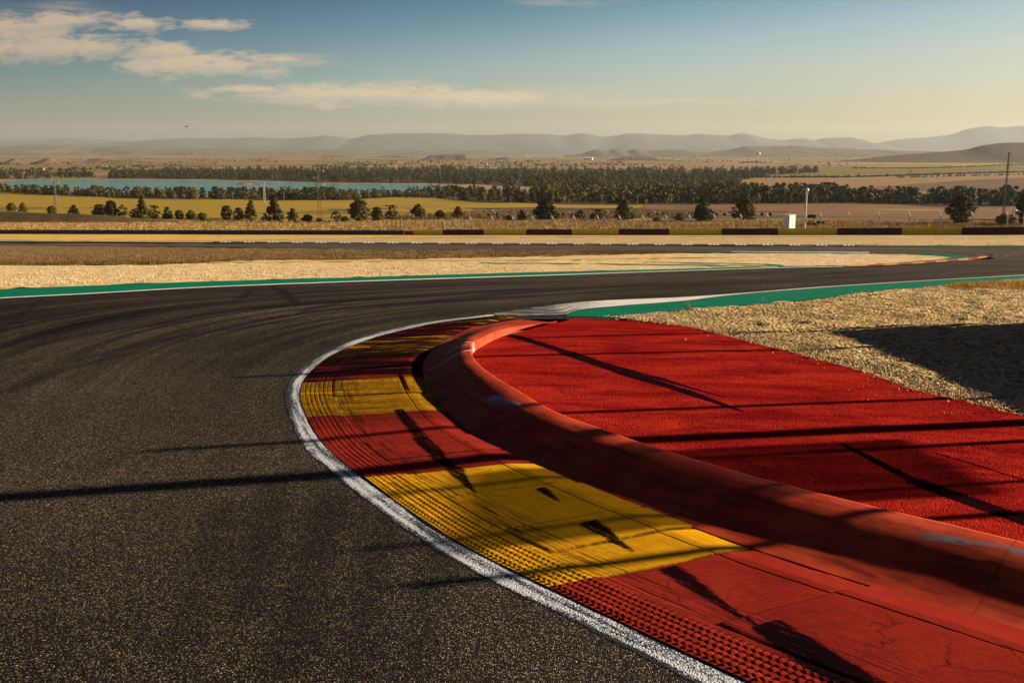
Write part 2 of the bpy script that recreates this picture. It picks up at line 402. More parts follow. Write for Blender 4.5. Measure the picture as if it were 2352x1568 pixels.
def wramp(f, st):
    r = nd(wt, 'ShaderNodeValToRGB', {'Fac': f}); e = r.color_ramp.elements
    while len(e) < len(st): e.new(.5)
    for i, (p, c) in enumerate(st): e[i].position = p; e[i].color = (c, c, c, 1) if isinstance(c, (int, float)) else (*c, 1)
    return r.outputs[0]
wtc = nd(wt, 'ShaderNodeTexCoord'); ws = nd(wt, 'ShaderNodeSeparateXYZ', {'Vector': wtc.outputs['Generated']})
wx, wy_, wz = ws.outputs
ysafe = wm('MAXIMUM', wy_, .05)
ca, ce = wm('DIVIDE', wx, ysafe), wm('DIVIDE', wz, ysafe)
# clear air: the low western haze turns to deep teal a few degrees up, sooner away from the sun
el = wm('SUBTRACT', wm('SUBTRACT', wz, wm('MULTIPLY', wx, .10)), wm('MULTIPLY', wm('MAXIMUM', wm('MULTIPLY', wy_, -1.), 0.), .13))  # bright band widened behind the camera as added fill
grade = wramp(wm('MULTIPLY', el, 1/.32), SKY_STOPS)
side = wramp(wm('ADD', wm('MULTIPLY', wx, .5), .5), [(0, .70), (.275, .74), (.44, .95), (.56, .97), (.725, .80), (.85, .40), (1, .22)])  # also dims the unseen sky on the sun's side to deepen shadows
back = wramp(wm('ADD', wm('MULTIPLY', wy_, .5), .5), [(0, .44), (.35, .42), (.5, .3333), (1, .3333)])  # unseen sky behind the camera lifted, added fill for faces turned this way
skyc = wmix(1., wmix(1., wmix(1., sky.outputs[0], wmix(1., back, (3., 3., 3.), 'MULTIPLY'), 'MULTIPLY'), grade, 'MULTIPLY'), side, 'MULTIPLY')
cv = nd(wt, 'ShaderNodeCombineXYZ', {'X': ca, 'Y': ce})
def wnoise(sc, scale, det, rough, dist, off=0.):
    mp = nd(wt, 'ShaderNodeMapping', {'Vector': cv.outputs[0], 'Scale': (*sc, 1), 'Location': (off, off*.7, 0)})
    return nd(wt, 'ShaderNodeTexNoise', {'Vector': mp.outputs[0], 'Scale': scale, 'Detail': det, 'Roughness': rough, 'Distortion': dist}).outputs['Fac']
n1 = wnoise((1, 3.0), 13., 10, .66, .5); n2 = wnoise((1, 3.6), 42., 8, .66, .4, 3.); n3 = wnoise((.5, 6), 12., 6, .65, .8, 7.)
nn = wm('ADD', wm('MULTIPLY', n1, .55), wm('MULTIPLY', n2, .45))
def cloud(u, v, ru, rv, tilt=0., flat=1.):
    a0, e0 = ang(u, v); kx, ky = FOC/ru, FOC/rv
    dx = wm('SUBTRACT', ca, a0); dy = wm('SUBTRACT', ce, e0); dy = wm('ADD', dy, wm('MULTIPLY', dx, tilt))
    dx = wm('MULTIPLY', dx, kx); dy = wm('MULTIPLY', dy, ky)
    q = wm('SQRT', wm('ADD', wm('MULTIPLY', dx, dx), wm('MULTIPLY', dy, dy)))
    return wm('SUBTRACT', 1., q), dy
dens = None; shade = None
for (u, v, ru, rv, t) in CLOUDS:
    k, dy = cloud(u, v, ru, rv, t)
    dens = k if dens is None else wm('MAXIMUM', dens, k)
    s_ = wm('MULTIPLY', wm('MAXIMUM', k, 0.), wm('MULTIPLY', dy, -1.))
    shade = s_ if shade is None else wm('ADD', shade, s_)
dd = wm('ADD', wm('MULTIPLY', dens, .62), wm('MULTIPLY', wm('SUBTRACT', nn, .5), 2.9))
am = wramp(dd, [(0, 0), (.16, .36), (.44, .86)])
wisp = None
for (u, v, ru, rv, t) in WISPS:
    k, dy = cloud(u, v, ru, rv, t); wisp = k if wisp is None else wm('MAXIMUM', wisp, k)
am2 = wm('MULTIPLY', wramp(wisp, [(0, 0), (.6, 1)]), wramp(n3, [(.42, 0), (.68, .55)]))
front = wramp(wy_, [(.06, 0), (.2, 1)])
am = wm('MULTIPLY', wm('MAXIMUM', am, am2), front, clamp=True)
cc = wmix(wramp(wm('ADD', wm('MULTIPLY', shade, .8), wm('MULTIPLY', wm('SUBTRACT', n2, .5), .9)), [(0, 0), (.5, 1)]), CLOUD_LIT, CLOUD_SHADE)
skyf = wmix(am, skyc, wmix(1., cc, side, 'MULTIPLY'))
wt.links.new(skyf, bg.inputs[0]); bg.inputs[1].default_value = .05

cam = bpy.data.cameras.new('camera'); cam.lens = 35; cam.sensor_width = 36; cam.clip_end = 60000; cam.clip_start = .05
cam.dof.use_dof = True; cam.dof.focus_distance = 8.5; cam.dof.aperture_fstop = 5.6
co = bpy.data.objects.new('camera', cam); COL.objects.link(co); co.location = (0, 0, H); co.rotation_euler = (math.pi/2 - PITCH, 0, 0)
SC.camera = co
SC.view_settings.view_transform = 'Standard'; SC.view_settings.look = 'None'; SC.view_settings.exposure = EXPO; SC.view_settings.gamma = 1
SC.render.engine = 'CYCLES'; SC.cycles.max_bounces = 6; SC.cycles.diffuse_bounces = 3; SC.cycles.volume_bounces = 0
SC.cycles.volume_step_rate = 1

# ------------------------------------------------------------------ the land
ax = np.linspace(-1.25, 1.25, 150); yy = np.concatenate([np.linspace(-14, 40, 70), np.geomspace(41, 13800, 190)])
X = ax[None, :]*(yy[:, None]+26); Y = np.repeat(yy[:, None], len(ax), 1)
low = .14*(1-np.clip((Y-175)/30, 0, 1)) + .2*(1-np.clip(np.abs(Y-870)/420, 0, 1))
Z = G(X, Y) - low - .02 + np.where(Y > 1300, fbm(X/260, Y/420, 4)*np.clip((Y-1300)/1500, 0, 1)*3.0, 0)
GROUND = Mat('open_country'); g = GROUND; o = g.obj((1, .55, 1))
c = g.mix(g.ramp(g.noise(o, .0035, 5, .6), [(.38, 0), (.62, 1)]), (.30, .19, .075), (.42, .29, .14))
c = g.mix(g.ramp(g.noise(g.obj((.5, 1.6, 1)), .004, 4, .6, .5), [(.46, 0), (.56, .9)]), c, (.17, .135, .035))
c = g.mix(g.ramp(g.noise(g.obj((.6, 1.2, 1)), .009, 7, .68), [(.52, 0), (.6, .92)]), c, (.085, .07, .04))
g.out(c, .95, None, .05)
V = np.stack([X, Y, Z], -1).reshape(-1, 3)
struct(mesh('ground', V, upfix(V, gridf(len(yy), len(ax))), g.m))

def capsule(x, y, segs):
    """0..1 mask of tapering strokes: (x0,y0,r0,x1,y1,r1,strength)"""
    r = np.zeros_like(x)
    for x0, y0, r0, x1, y1, r1, k in segs:
        dx, dy = x1-x0, y1-y0; t_ = ((x-x0)*dx+(y-y0)*dy)/(dx*dx+dy*dy); t = np.clip(t_, 0, 1)
        d = np.hypot(x-x0-t*dx, y-y0-t*dy); rr = r0+(r1-r0)*t
        r = np.maximum(r, k*np.clip(1.5-d/rr, 0, 1)*np.clip(1.15-.5*t, 0, 1)*np.clip(t_*30+1.3, 0, 1))
    return r
def strokes(rows, h):
    out = []
    for u0, v0, r0, u1, v1, r1, k in rows:
        a, b = p2w([(u0, v0), (u1, v1)], h); out.append((*a, r0, *b, r1, k))
    return out
def polys(rows, h=0.):
    r = 0
    for pts, rad, kk in rows:
        wq = pxcurve(pts, 14, h); r = np.maximum(r, capsule(x, y, [(*wq[i], rad, *wq[i+1], rad, kk) for i in range(13)]))
    return r
# the road, from behind the camera round the far hairpin and away to the left
ST = [(9,.5,-6,-12),(3.4,2.2,-12,-8),(1.08,4.31,-17,-1),(-1.13,7.31,-18,10),(-2.3,10.7,-13,15.2),(-1.94,13.49,-9.61,18.5),(-.18,15.8,-4.16,24.1),
      (3.26,18.8,.55,29.7),(7.1,22.2,5.9,34.4),(16,31,13.2,39.1),(26,38.5,17.7,43.6),(36,48,22.5,48.7),(43,60,25.6,53),(43,76,25.9,60),(27.8,84,22.4,62.3),
      (13.5,86.5,12,70),(-22,128.4,-15,87.5),(-70,150,-62,131),(-150,192,-140,168)]
ST = np.array(ST, float); prm = np.arange(len(ST))*1.
ev, _ = spline(ST, param=prm)
tt = np.concatenate([np.linspace(0, 2, 60)[:-1], np.linspace(2, 9, 620)[:-1], np.linspace(9, len(ST)-1, 420)]); Q = ev(tt)
def lin_end(q): return q
A, B = Q[:, :2], Q[:, 2:]
mcol = 240; P = loft(A, B, mcol); x, y = P[..., 0], P[..., 1]
s = np.concatenate([[0], np.cumsum(np.hypot(*np.diff((A+B)/2, axis=0).T))]); w = np.hypot(*(B-A).T)[:, None]*np.linspace(0, 1, mcol)[None, :]
wn = np.linspace(0, 1, mcol)[None, :]
lane = np.clip((y-8)/7, 0, 1)*np.clip(1.25-np.abs(wn-.5)*1.5, .3, 1)
rub_shadowT = polys([([(0,759),(47,726),(97,687)],.05,.7),([(540,695),(566,676),(580,662)],.09,.8),([(640,664),(662,680),(680,697)],.10,1.),([(688,717),(735,706),(790,694)],.12,.9),([(440,700),(540,690),(700,674)],.07,.7),([(60,800),(240,762),(420,738)],.08,.7),
      ([(180,830),(330,790),(520,757),(700,735)],.10,.7),([(0,905),(150,850),(300,812)],.09,.7),([(590,862),(640,861),(670,860)],.02,.2),([(1000,690),(1200,672),(1500,652)],.12,.7),([(860,705),(1080,684),(1300,667)],.12,.7),([(630,665),(633,650),(640,641)],.10,.8),([(560,1420),(600,1230),(640,1105)],.11,.55),([(650,1560),(720,1300),(770,1130)],.13,.6),([(820,1560),(850,1330),(890,1190)],.12,.55),([(940,1560),(975,1400),(1010,1290)],.10,.5),([(400,1500),(470,1300),(520,1160)],.09,.4)])  # the thin faint stroke paints a fence post's cast shadow on the road
V = np.stack([x, y, G(x, y)+.006*(1+np.clip(y, 0, 150)/80)], -1).reshape(-1, 3)
U = np.stack([np.repeat(s[:, None], mcol, 1), w], -1).reshape(-1, 2)
struct(mesh('track', V, upfix(V, gridf(len(A), mcol)), ASPH, uv=U, attrs={'lane': lane.ravel(), 'rub': rub_shadowT.ravel(), 'pale': (np.clip((y-13)/40, 0, 1)*.45+np.clip((y-45)/30, 0, 1)*.55).ravel()}))  # last attribute: grazing brightness painted in, growing with distance

# island between the two legs of the hairpin
N = 300
isl_low = [(-260,688),(0,667),(233,657),(367,652),(784,640),(1218,627),(1568,619),(1768,615),(1945,610.5),(2100,603.5),(2192,597)]
gr_low = [(-260,611),(0,610.5),(367,609),(533,600.5),(784,597),(1068,594),(1351,587),(1568,582.5),(1850,582.8),(1995,584),(2120,587),(2192,592)]
far_near = [(-260,564),(0,565),(784,572.5),(1184,575.5),(1568,578.5),(1995,582.5)]
struct(sheet('gravel_trap', pxcurve(isl_low, 420), pxcurve(gr_low, 420), 90, .012, GRAVEL, amp=.05, ascale=1.6))
struct(sheet('dry_grass_verge', pxcurve([(-260,612),(0,611),(367,609.5),(533,602),(784,598.5),(1068,595),(1351,588),(1568,582.5)], 300),
             pxcurve([(-260,563.5),(0,565),(784,573),(1184,576),(1568,579.5)], 300), 60, .016, DRYGRASS, amp=.08, ascale=.5))
struct(sheet('dust_path', pxcurve([(480,606),(784,602.5),(1068,600.5),(1400,597),(1568,594),(1780,592)], 160),
             pxcurve([(480,603.5),(784,599),(1068,596.5),(1400,593.5),(1568,591),(1780,590.5)], 160), 6, .024, DUST))
# green run-off bands and the white edge lines of the far side
GRN = []
struct(sheet('green_band', pxcurve([(-260,702),(0,687),(200,677),(434,664),(784,650),(1218,635.5),(1568,623.5),(1802,616)], N),
             pxcurve([(-260,684),(0,667),(233,657),(367,652),(784,639.5),(1218,627),(1568,618.5),(1675,615),(1802,613)], N), 8, .020, GREEN))
e0 = [(-260,704),(0,689.3),(200,679),(434,665.6),(784,651.5),(1218,637),(1568,624.8),(1802,617.6),(1945,614.6)]
o_ = sheet('edge_line', pxcurve(e0, N), pxcurve([(u, v-1.9+.7*(u > 1500)) for u, v in e0], N), 4, .028, WHITE2, attrs={'edge': np.zeros(N*4)}); struct(o_)
struct(sheet('green_band', pxcurve([(1802,614.5),(2001,611),(2100,605),(2180,598.5),(2216,592.5)], 90), pxcurve([(1802,613),(2001,609),(2100,601.5),(2170,595.5),(2190,590)], 90), 6, .022, GREEN))
struct(sheet('green_band', pxcurve([(2020,585),(2110,586.5),(2160,588.5),(2222,593)], 60), pxcurve([(2020,584),(2110,584.5),(2170,585.5),(2240,590.5)], 60), 5, .022, GREEN))
struct(sheet('green_band', pxcurve([(1104,606),(1400,608.8),(1568,611),(1780,613)], 90), pxcurve([(1104,604.6),(1400,607.2),(1568,609.2),(1780,611.6)], 90), 3, .022, GREEN))
struct(sheet('green_band', pxcurve([(1480,603.6),(1568,605.5),(1760,609.8),(1800,613.)], 60), pxcurve([(1480,602.6),(1568,604.2),(1760,608),(1800,610)], 60), 3, .022, GREEN))
struct(sheet('green_band', pxcurve([(560,571.6),(784,573.6),(1000,575)], 60), pxcurve([(560,570.6),(784,572.3),(1000,574.2)], 60), 3, .026, GREEN))
struct(sheet('green_band', pxcurve([(1568,580.4),(1800,582.5),(1990,583.8)], 60), pxcurve([(1568,578.8),(1800,580.5),(1990,581.5)], 60), 3, .026, GREEN))
struct(sheet('edge_line', pxcurve([(1680,580.6),(1800,581.4),(1996,583.0)], 60), pxcurve([(1680,579.8),(1800,580.2),(1996,581.2)], 60), 3, .036, WHITE2, attrs={'edge': np.zeros(180)}))
struct(sheet('green_band', pxcurve([(1985,567.6),(2160,568),(2460,568.5)], 60), pxcurve([(1985,565.6),(2160,565.6),(2460,565.8)], 60), 3, .026, GREEN))
struct(sheet('green_band', pxcurve([(-260,554.5),(0,556),(300,557.4),(480,558.2)], 60), pxcurve([(-260,553.5),(0,554.8),(300,556.2),(480,557.6)], 60), 3, .026, GREEN))
# far verge between the road and the barrier
struct(sheet('verge', pxcurve([(-260,554),(0,555),(784,558.5),(1568,564.5),(1985,566),(2460,566.5)], 240), pxcurve([(-260,536),(0,537),(928,539),(1421,540),(2460,540)], 240), 50, .010, VERGE, amp=.06, ascale=.3))
struct(sheet('dust_path', pxcurve([(-260,553),(0,552.5),(470,554),(700,550),(928,546),(1500,545),(2460,543.5)], 200), pxcurve([(-260,538),(0,539),(928,540.2),(1421,540.8),(2460,540.5)], 200), 12, .022, SAND))

# right of the bend: green band, white line, weedy gravel
W_near = [(1134,722.5),(1218,710),(1350,694.5),(1568,684.5),(1902,659.5),(2352,632.5),(2700,612)]
gr_up = [(1150,728),(1240,727),(1296,724),(1325,715),(1420,704.5),(1568,693),(1668,680.5),(1902,661),(2135,646),(2352,633.6),(2700,613)]
gr_lo = [(1300,727),(1401,729.5),(1568,713),(1685,704),(1868,689),(2068,665.5),(2152,659),(2352,641),(2700,617)]
RG = sheet('green_band', pxcurve(gr_lo, 240), pxcurve([(1300,716)]+gr_up[3:], 240), 10, .010, GREEN); struct(RG)
struct(sheet('track_apron', pxcurve([(1120,733),(1290,733),(1401,734),(1568,716)], 120), pxcurve([(1120,722),(1218,712),(1350,696),(1568,686)], 120), 20, .0035, ASPH, attrs={'lane': np.zeros(2400), 'rub': np.zeros(2400), 'pale': np.zeros(2400)}))
a_ = pxcurve(gr_up, 240); b_ = pxcurve(W_near, 240)
ed = np.repeat((np.exp(-((np.linspace(0, 1, 240)-.05)/.11)**2)*1.35)[:, None], 8, 1).ravel()
struct(sheet('edge_line', a_, b_, 8, .016, WHITE2, attrs={'edge': ed}))

# ------------------------------------------------------------------ kerb
k_W1 = [(1704,1562),(1263,1354),(1040,1240),(839,1100),(766,1044),(706,960),(696,880),(753,824),(853,780),(1000,744),(1150,725)]
k_K1 = [(2190,1400),(1728,1258),(1480,1165),(1225,1062),(1113,1010),(1026,943),(974,866),(985,812),(1045,770),(1105,746),(1193,727)]
k_H1 = [(2300,1253),(1900,1155),(1640,1085),(1380,1000),(1285,965),(1190,912),(1105,855),(1084,815),(1106,787),(1180,748),(1280,724)]
aW, aK, aH = p2w(k_W1), p2w(k_K1, .05), p2w(k_H1, .15)
pre_W = np.array([(7.4,.6),(4.4,1.75),(2.45,2.95)]); pre_K = np.array([(7.75,1.95),(5.05,3.0),(3.45,3.95)]); pre_H = np.array([(8.0,2.72),(5.4,3.75),(3.9,4.68)])
aW = np.vstack([pre_W, aW]); aK = np.vstack([pre_K, aK]); aH = np.vstack([pre_H, aH])
step = np.concatenate([[0], np.cumsum(np.hypot(*np.diff((aW+aK)/2, axis=0).T))])
eW, kt = spline(aW, param=step); eK, _ = spline(aK, param=step); eH, _ = spline(aH, param=step)
# stations (index): 3 = frame edge, 4 = red/yellow, 6 = yellow/red, 8 = red/yellow, 9, 10, 11, 12, 13 = far tip
rubK = strokes([(1535,1306,.075,1640,1375,.06,1),(1600,1350,.05,1745,1442,.018,1),(1760,1438,.085,1985,1580,.12,1.5),(1350,1207,.085,1452,1268,.02,1),
                (1240,1129,.045,1285,1158,.02,1),(1040,1078,.075,1090,1130,.02,1),(915,945,.05,975,1020,.075,1.),(965,1010,.075,1050,1092,.06,1.1),
                (919,868,.03,938,905,.025,1),(900,1105,.03,985,1155,.02,.5),(1040,1160,.03,1120,1205,.02,.5)], .03)
joints = [4.0, 4.5, 5.0, 5.55, 6.0, 6.55, 7.2, 8.0, 8.5, 9.0, 9.5, 10.0, 10.5, 11., 11.5, 12., 12.5]
jpos = np.interp([3.38]+joints, np.arange(len(step))-0., step)
jpos = np.concatenate([[step[0]+.9, step[0]+2.6, step[1]+.5, step[2]-.1, step[2]+.8], jpos])
jz = rng.uniform(-.008, .008, len(jpos)+2)
def kerb_height(sv, t, xw):
    """height over the road of the flat kerb at distance sv along it, fraction t across"""
    h = .006 + .052*np.clip(t/.85, 0, 1)**1.15 - .016*np.clip((t-.85)/.15, 0, 1)
    slab = np.searchsorted(jpos, sv); h = h + jz[slab]*np.clip((t-.25)/.02, 0, 1)
    dj = np.min(np.abs(sv[..., None]-jpos), -1)
    h = h - .009*np.clip(1.2-dj/.018, 0, 1)*(t > .24)
    wob = .012*fbm(sv*1.7, sv*0, 3, 41)
    for g0, wd, dp in ((.245, .007, .006), (.80, .007, .008)):
        h = h - dp*np.clip(.5+.8*fbm(sv*.8, sv*0+g0*50, 2, 42), .3, .75)*np.clip(1-np.abs(t+wob*(g0 > .5)-g0)/wd, 0, 1)
    ser = (np.sin(2*math.pi*sv/.044 + np.where(np.floor(t*1.33/.046) % 2 > 0, 1.1, 0))*.5+.5)**.7*np.clip(np.abs(np.sin(math.pi*t*1.33/.046))*1.6, 0, 1)
    band = np.clip((t-.012)/.012, 0, 1)*np.clip((.222-t)/.012, 0, 1)
    h = h + band*(ser*(.0115+.006*fbm(sv*3.1, t*14, 3, 77))*np.interp(sv, [step[5], step[7]], [1., .55]) - .002)
    h = h + .0025*fbm(sv*7, t*9, 3) + .006*fbm(sv*.9, t*1.5, 2, 5)
    return h
kerb = thing('kerb', (0, 0, 0), 'painted concrete apex kerb of yellow and red blocks with serrated edge along the bend', 'kerb')
def kerb_block(s0, s1, mat, label, ds):
    m = 150 if ds < .02 else 90
    sv = np.concatenate([np.linspace(s0, step[2]+.6, 90)[:-1], np.arange(step[2]+.6, s1-.004, ds), [s1]]) if s0 < step[2] else np.linspace(s0, s1, max(8, int((s1-s0)/ds))); n = len(sv); t = np.concatenate([np.linspace(0, .26, int(m*.42)), np.linspace(.26, 1, m-int(m*.42)+1)[1:], np.linspace(.236, .254, 9), np.linspace(.774, .828, 24)]); t = np.unique(np.round(t, 4))
    A, B = eW(sv), eK(sv); T = t[None, :, None]; P = A[:, None]*(1-T)+B[:, None]*T; m = len(t)
    SV = np.repeat(sv[:, None], m, 1); TT = np.repeat(t[None, :], n, 0)
    x, y = P[..., 0], P[..., 1]; hgt = kerb_height(SV, TT, x)
    V = np.stack([x, y, G(x, y)+.008+hgt], -1).reshape(-1, 3)
    rub = capsule(x, y, rubK)
    far = np.clip((SV-step[8])/1.2, 0, 1)
    wear = np.clip(.8*np.exp(-((TT-.31)/.12)**2)+.15, 0, 1)*np.clip(1-far*.4, 0, 1) + .25*far
    cut = np.clip((SV-step[9]+.05)/.15, 0, 1)*np.clip(1.3-.35*TT, .5, 1) + .55*np.clip((SV-step[8]+.6)/.5, 0, 1)*(SV < step[9]+.1)
    return mesh('painted_block', V, upfix(V, gridf(n, m)), mat, kerb, uv=np.stack([SV, TT*1.33], -1).reshape(-1, 2),
                attrs={'rub': rub.ravel(), 'wear': wear.ravel(), 'cut': np.clip(cut, 0, 1).ravel(), 'grime': np.clip(np.where(SV > step[8], 1.25-.75*TT, np.where(SV > step[6], .75-.3*TT, .55-.5*TT)), 0, 1).ravel(), 'seam': (np.clip(1.4-np.min(np.abs(SV[..., None]-jpos), -1)/.013, 0, 1)*(TT > .25)).ravel()}, label=label)
for a, b, mt, lab, ds in [(0, 4, KRED, 'nearest red block with a wide black tyre smear', .0095), (4, 6, KYEL, 'large yellow block, half in shadow, with small black smears', .0105),
                          (6, 8, KRED, 'red block with cracked slabs', .012), (8, 9, KYEL, 'bright yellow block at the tightest point', .014), (9, 10, KRED, 'rubber blackened red block', .022),
                          (10, 11, KYEL, 'yellow block striped with rubber', .024), (11, 12, KRED, 'dark red block striped with rubber', .026), (12, 13, KYEL, 'farthest yellow block mostly covered in rubber', .03)]:
    kerb_block(step[a], step[b], mt, lab, ds)
# the rounded berm behind it
def berm_mesh():
    sv = np.linspace(step[0], step[13]+.0, 620); m = 46
    p = np.linspace(0, 1, m); A, B = eK(sv), eH(sv); T = p[None, :, None]; P = A[:, None]*(1-T)+B[:, None]*T
    SV = np.repeat(sv[:, None], m, 1); PP = np.repeat(p[None, :], len(sv), 0)
    fade = np.clip((step[13]-SV)/3.0, .04, 1)**.75
    prof = np.interp(p, [0, .12, .3, .45, .6, .72, .84, .93, 1], [0, .008, .040, .086, .134, .162, .175, .177, .171])
    prof = np.convolve(np.pad(prof, 5, mode='edge'), np.ones(11)/11, 'valid')
    hgt = .040*np.clip(fade*1.6, 0, 1) + prof[None, :]*np.interp(SV, [step[0], step[4], step[6], step[8], step[11], step[13]], [.98, .96, .96, 1.02, 1.04, 1.])*fade*(1+.06*fbm(SV*.35, PP*0, 2)) + .004*fbm(SV*2.2, PP*3, 3)
    x, y = P[..., 0], P[..., 1]
    hgt[:, -1] = .06
    V = np.stack([x, y, G(x, y)+.008+hgt], -1).reshape(-1, 3)
    scf = capsule(x, y, strokes([(1030,822,.02,1092,814,.03,1),(1025,806,.03,1090,800,.02,1),(1060,795,.03,1093,797,.03,1.1),(985,828,.015,1030,820,.01,1),(1125,914,.05,1190,938,.03,.8)], .17))
    bare = capsule(x, y, strokes([(2120,1231,.035,2215,1247,.04,1.2),(2215,1247,.03,2310,1262,.02,1.),(2320,1268,.03,2400,1290,.03,1),(1130,917,.05,1195,940,.03,.6)], .19))
    cut = np.clip((SV-step[6])/2., 0, 1)*.9*np.clip(1.35-PP*1.3, 0, 1)  # rubber smudges, spread over the lower flank to paint in its shade
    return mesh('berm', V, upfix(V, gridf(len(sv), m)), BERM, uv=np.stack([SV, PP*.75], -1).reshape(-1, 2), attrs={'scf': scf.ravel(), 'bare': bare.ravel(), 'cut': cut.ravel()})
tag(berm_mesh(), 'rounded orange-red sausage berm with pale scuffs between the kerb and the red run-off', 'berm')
# white line along the outer edge of the kerb
sv = np.linspace(step[0], step[13]+.0, 700); A = eW(sv); d = np.gradient(A, axis=0); d /= np.hypot(*d.T)[:, None]; nrm = np.stack([-d[:, 1], d[:, 0]], 1)
if nrm[300] @ (eK(sv)[300]-A[300]) > 0: nrm = -nrm
wid = np.interp(sv, [step[0], step[5], step[8], step[9], step[11], step[13]], [.19, .185, .165, .16, .20, .17])[:, None]
wid = wid+.020*fbm(sv*2.3, sv*0, 3, 15)[:, None]+.012*fbm(sv*17, sv*0, 2, 16)[:, None]; Wo = A+nrm*wid; mm = 12; ed = np.repeat(np.abs(np.linspace(-1, 1, mm))[None, :]**4*.7, len(sv), 0)
ed = ed + np.clip((sv-step[8])/1., 0, 1)[:, None]*np.array([.75,.75,.7,.6,.45,.2,.05,0,0,0,0,.2])[None, ::-1]*np.clip((step[11]-sv)/2, 0, 1)[:, None]
struct(sheet('edge_line', A+(-nrm)*.01, Wo, mm, .0078, WHITE, attrs={'edge': ed.ravel()}))

# red painted run-off
R1 = [(1322,724.5),(1430,729),(1568,744),(1702,778),(1875,823),(2018,863),(2101,894),(2235,924),(2352,953)]
r_px = pxcurve(R1, 200, .05); r_ext = np.array([(5.6,8.0),(7.4,6.6),(10.5,4.8)])
r_w = lin(np.vstack([r_px, r_ext]), 420)
h_w = lin(eH(np.linspace(step[13]+.0, step[0], 600)), 420)
# pair each berm point with the run-off edge by fraction of length
m = 330; P = loft(h_w, r_w, m); x, y = P[..., 0], P[..., 1]; tq = np.linspace(0, 1, m)[None, :]
hh = .130*(1-tq) + .045*tq; hh = hh*np.clip(np.arange(420)/90, .25, 1)[:, None]
V = np.stack([x, y, G(x, y)+hh+.006*fbm(x*1.3, y*1.3, 3)], -1).reshape(-1, 3)
rr = capsule(x, y, strokes([(1160,762,.08,1300,813,.12,1),(1300,813,.12,1425,857,.12,1),(1425,857,.12,1560,897,.10,1),(1560,897,.09,1705,948,.03,1.1),
                            (1180,765,.05,1345,828,.06,.9),(1345,828,.06,1500,868,.06,.9),(1500,868,.06,1670,916,.02,.9),
                            (1935,1023,.03,2100,1112,.07,1),(2100,1112,.08,2400,1225,.10,1.3),(2140,1038,.015,2352,1105,.03,.9)], .08))
# the edge of the sheet turns down to the gravel
o_ = mesh('run_off', V, upfix(V, gridf(420, m)), RUNOFF, uv=np.stack([x, y], -1).reshape(-1, 2), attrs={'rub': np.clip(rr, 0, 1).ravel()}); struct(o_)
edge = V.reshape(420, m, 3)[:, -1]; dn = edge.copy(); dn[:, 2] -= .12
V2 = np.concatenate([edge, dn]); F2 = np.array([[i, i+1, 421+i, 420+i] for i in range(419)])
o2 = mesh('run_off_edge', V2, F2, RUNOFF, attrs={'rub': np.zeros(840)}); struct(o2)
# weedy gravel right of it
ga = np.vstack([pxcurve(gr_lo[1:], 200), [(24,37.5)]]); gb = np.vstack([r_px[18:], [(6.2,7.4),(9.5,4.9),(16,1.5)]])
ga = lin(ga, 330); gb = lin(gb, 330)
o_ = sheet('gravel_bed', ga, gb, 260, .012, GRAVEL2, amp=.055, ascale=2.6); struct(o_)

# ------------------------------------------------------------------ fields, lake, hills
FIELD = m_ground('green_field', (.33, .23, .018), (.40, .25, .030), (.26, .19, .014), .02, 0, None, (.01, .25, (.14, .10, .02)), .05)
PLOUGH = m_ground('ploughed_soil', (.25, .125, .055), (.20, .095, .045), (.16, .08, .04), .03, 0, None, (.02, .5, (.15, .075, .04)), .1)
SCRUBG = m_ground('scrub_ground', (.17, .10, .045), (.13, .075, .035), (.20, .13, .05), .08, 0, (.3, (.09, .07, .02)))
TAN = m_ground('tan_field', (.34, .20, .075), (.27, .155, .06), (.22, .125, .05), .008, 0, None, (.006, .03, (.20, .12, .05)), .1)
BROWN = m_ground('brown_field', (.17, .09, .045), (.13, .07, .035), (.11, .06, .03), .01, 0, None, None, .1)
OLIVE = m_ground('olive_field', (.20, .155, .03), (.16, .125, .025), (.14, .10, .02), .006)
STRAW = m_ground('straw_ground', (.40, .26, .09), (.33, .21, .07), (.22, .14, .05), .12, 0, None, None, .08)
def fsheet(name, mat, up, lo, n=160, m=24, off=.004, **kw):
    o = sheet(name, pxcurve(lo, n), pxcurve(up, n), m, off, mat, **kw); return struct(o)
fsheet('straw_verge', STRAW, [(-260,503),(0,506),(300,505),(784,505),(1200,504),(1568,503),(2000,506),(2460,508)], [(-260,531),(0,532),(784,532),(1421,533),(2460,533)], 240, 40, .012, amp=.12, ascale=.12)
fsheet('field', FIELD, [(-260,436),(0,441.5),(160,450),(333,456.5),(500,458),(784,461),(884,454),(944,450.5),(991,455.5),(1084,464),(1218,468),(1334,471),(1600,470)],
       [(-260,482),(0,484),(217,500),(500,502),(784,501),(900,500),(984,494),(1084,484),(1218,477),(1418,478),(1600,474)], 220, 30, .006, amp=.35, ascale=.02)
fsheet('ploughed_field', PLOUGH, [(1480,471.5),(1635,470.5),(1802,470),(1968,468),(2168,475),(2460,476)], [(1480,488),(1568,498),(1802,503),(2460,506)], 160, 24, .006, amp=.3, ascale=.03)
fsheet('scrub_ground', SCRUBG, [(840,501.5),(984,494.5),(1084,484.5),(1218,477.5),(1418,478.5),(1560,472.5),(1640,486)], [(840,507),(1000,507),(1300,506),(1640,505)], 120, 20, .009, amp=.2, ascale=.1)
fsheet('red_soil', PLOUGH, [(-200,482),(0,484.5),(217,500),(330,502)], [(-200,500),(0,501),(217,505.5),(330,505)], 60, 10, .009)
fsheet('tan_field', TAN, [(1640,420),(1735,409),(1900,408),(2068,404.5),(2200,400),(2460,394)], [(1640,424),(1880,432),(2100,436),(2460,439)], 120, 20)
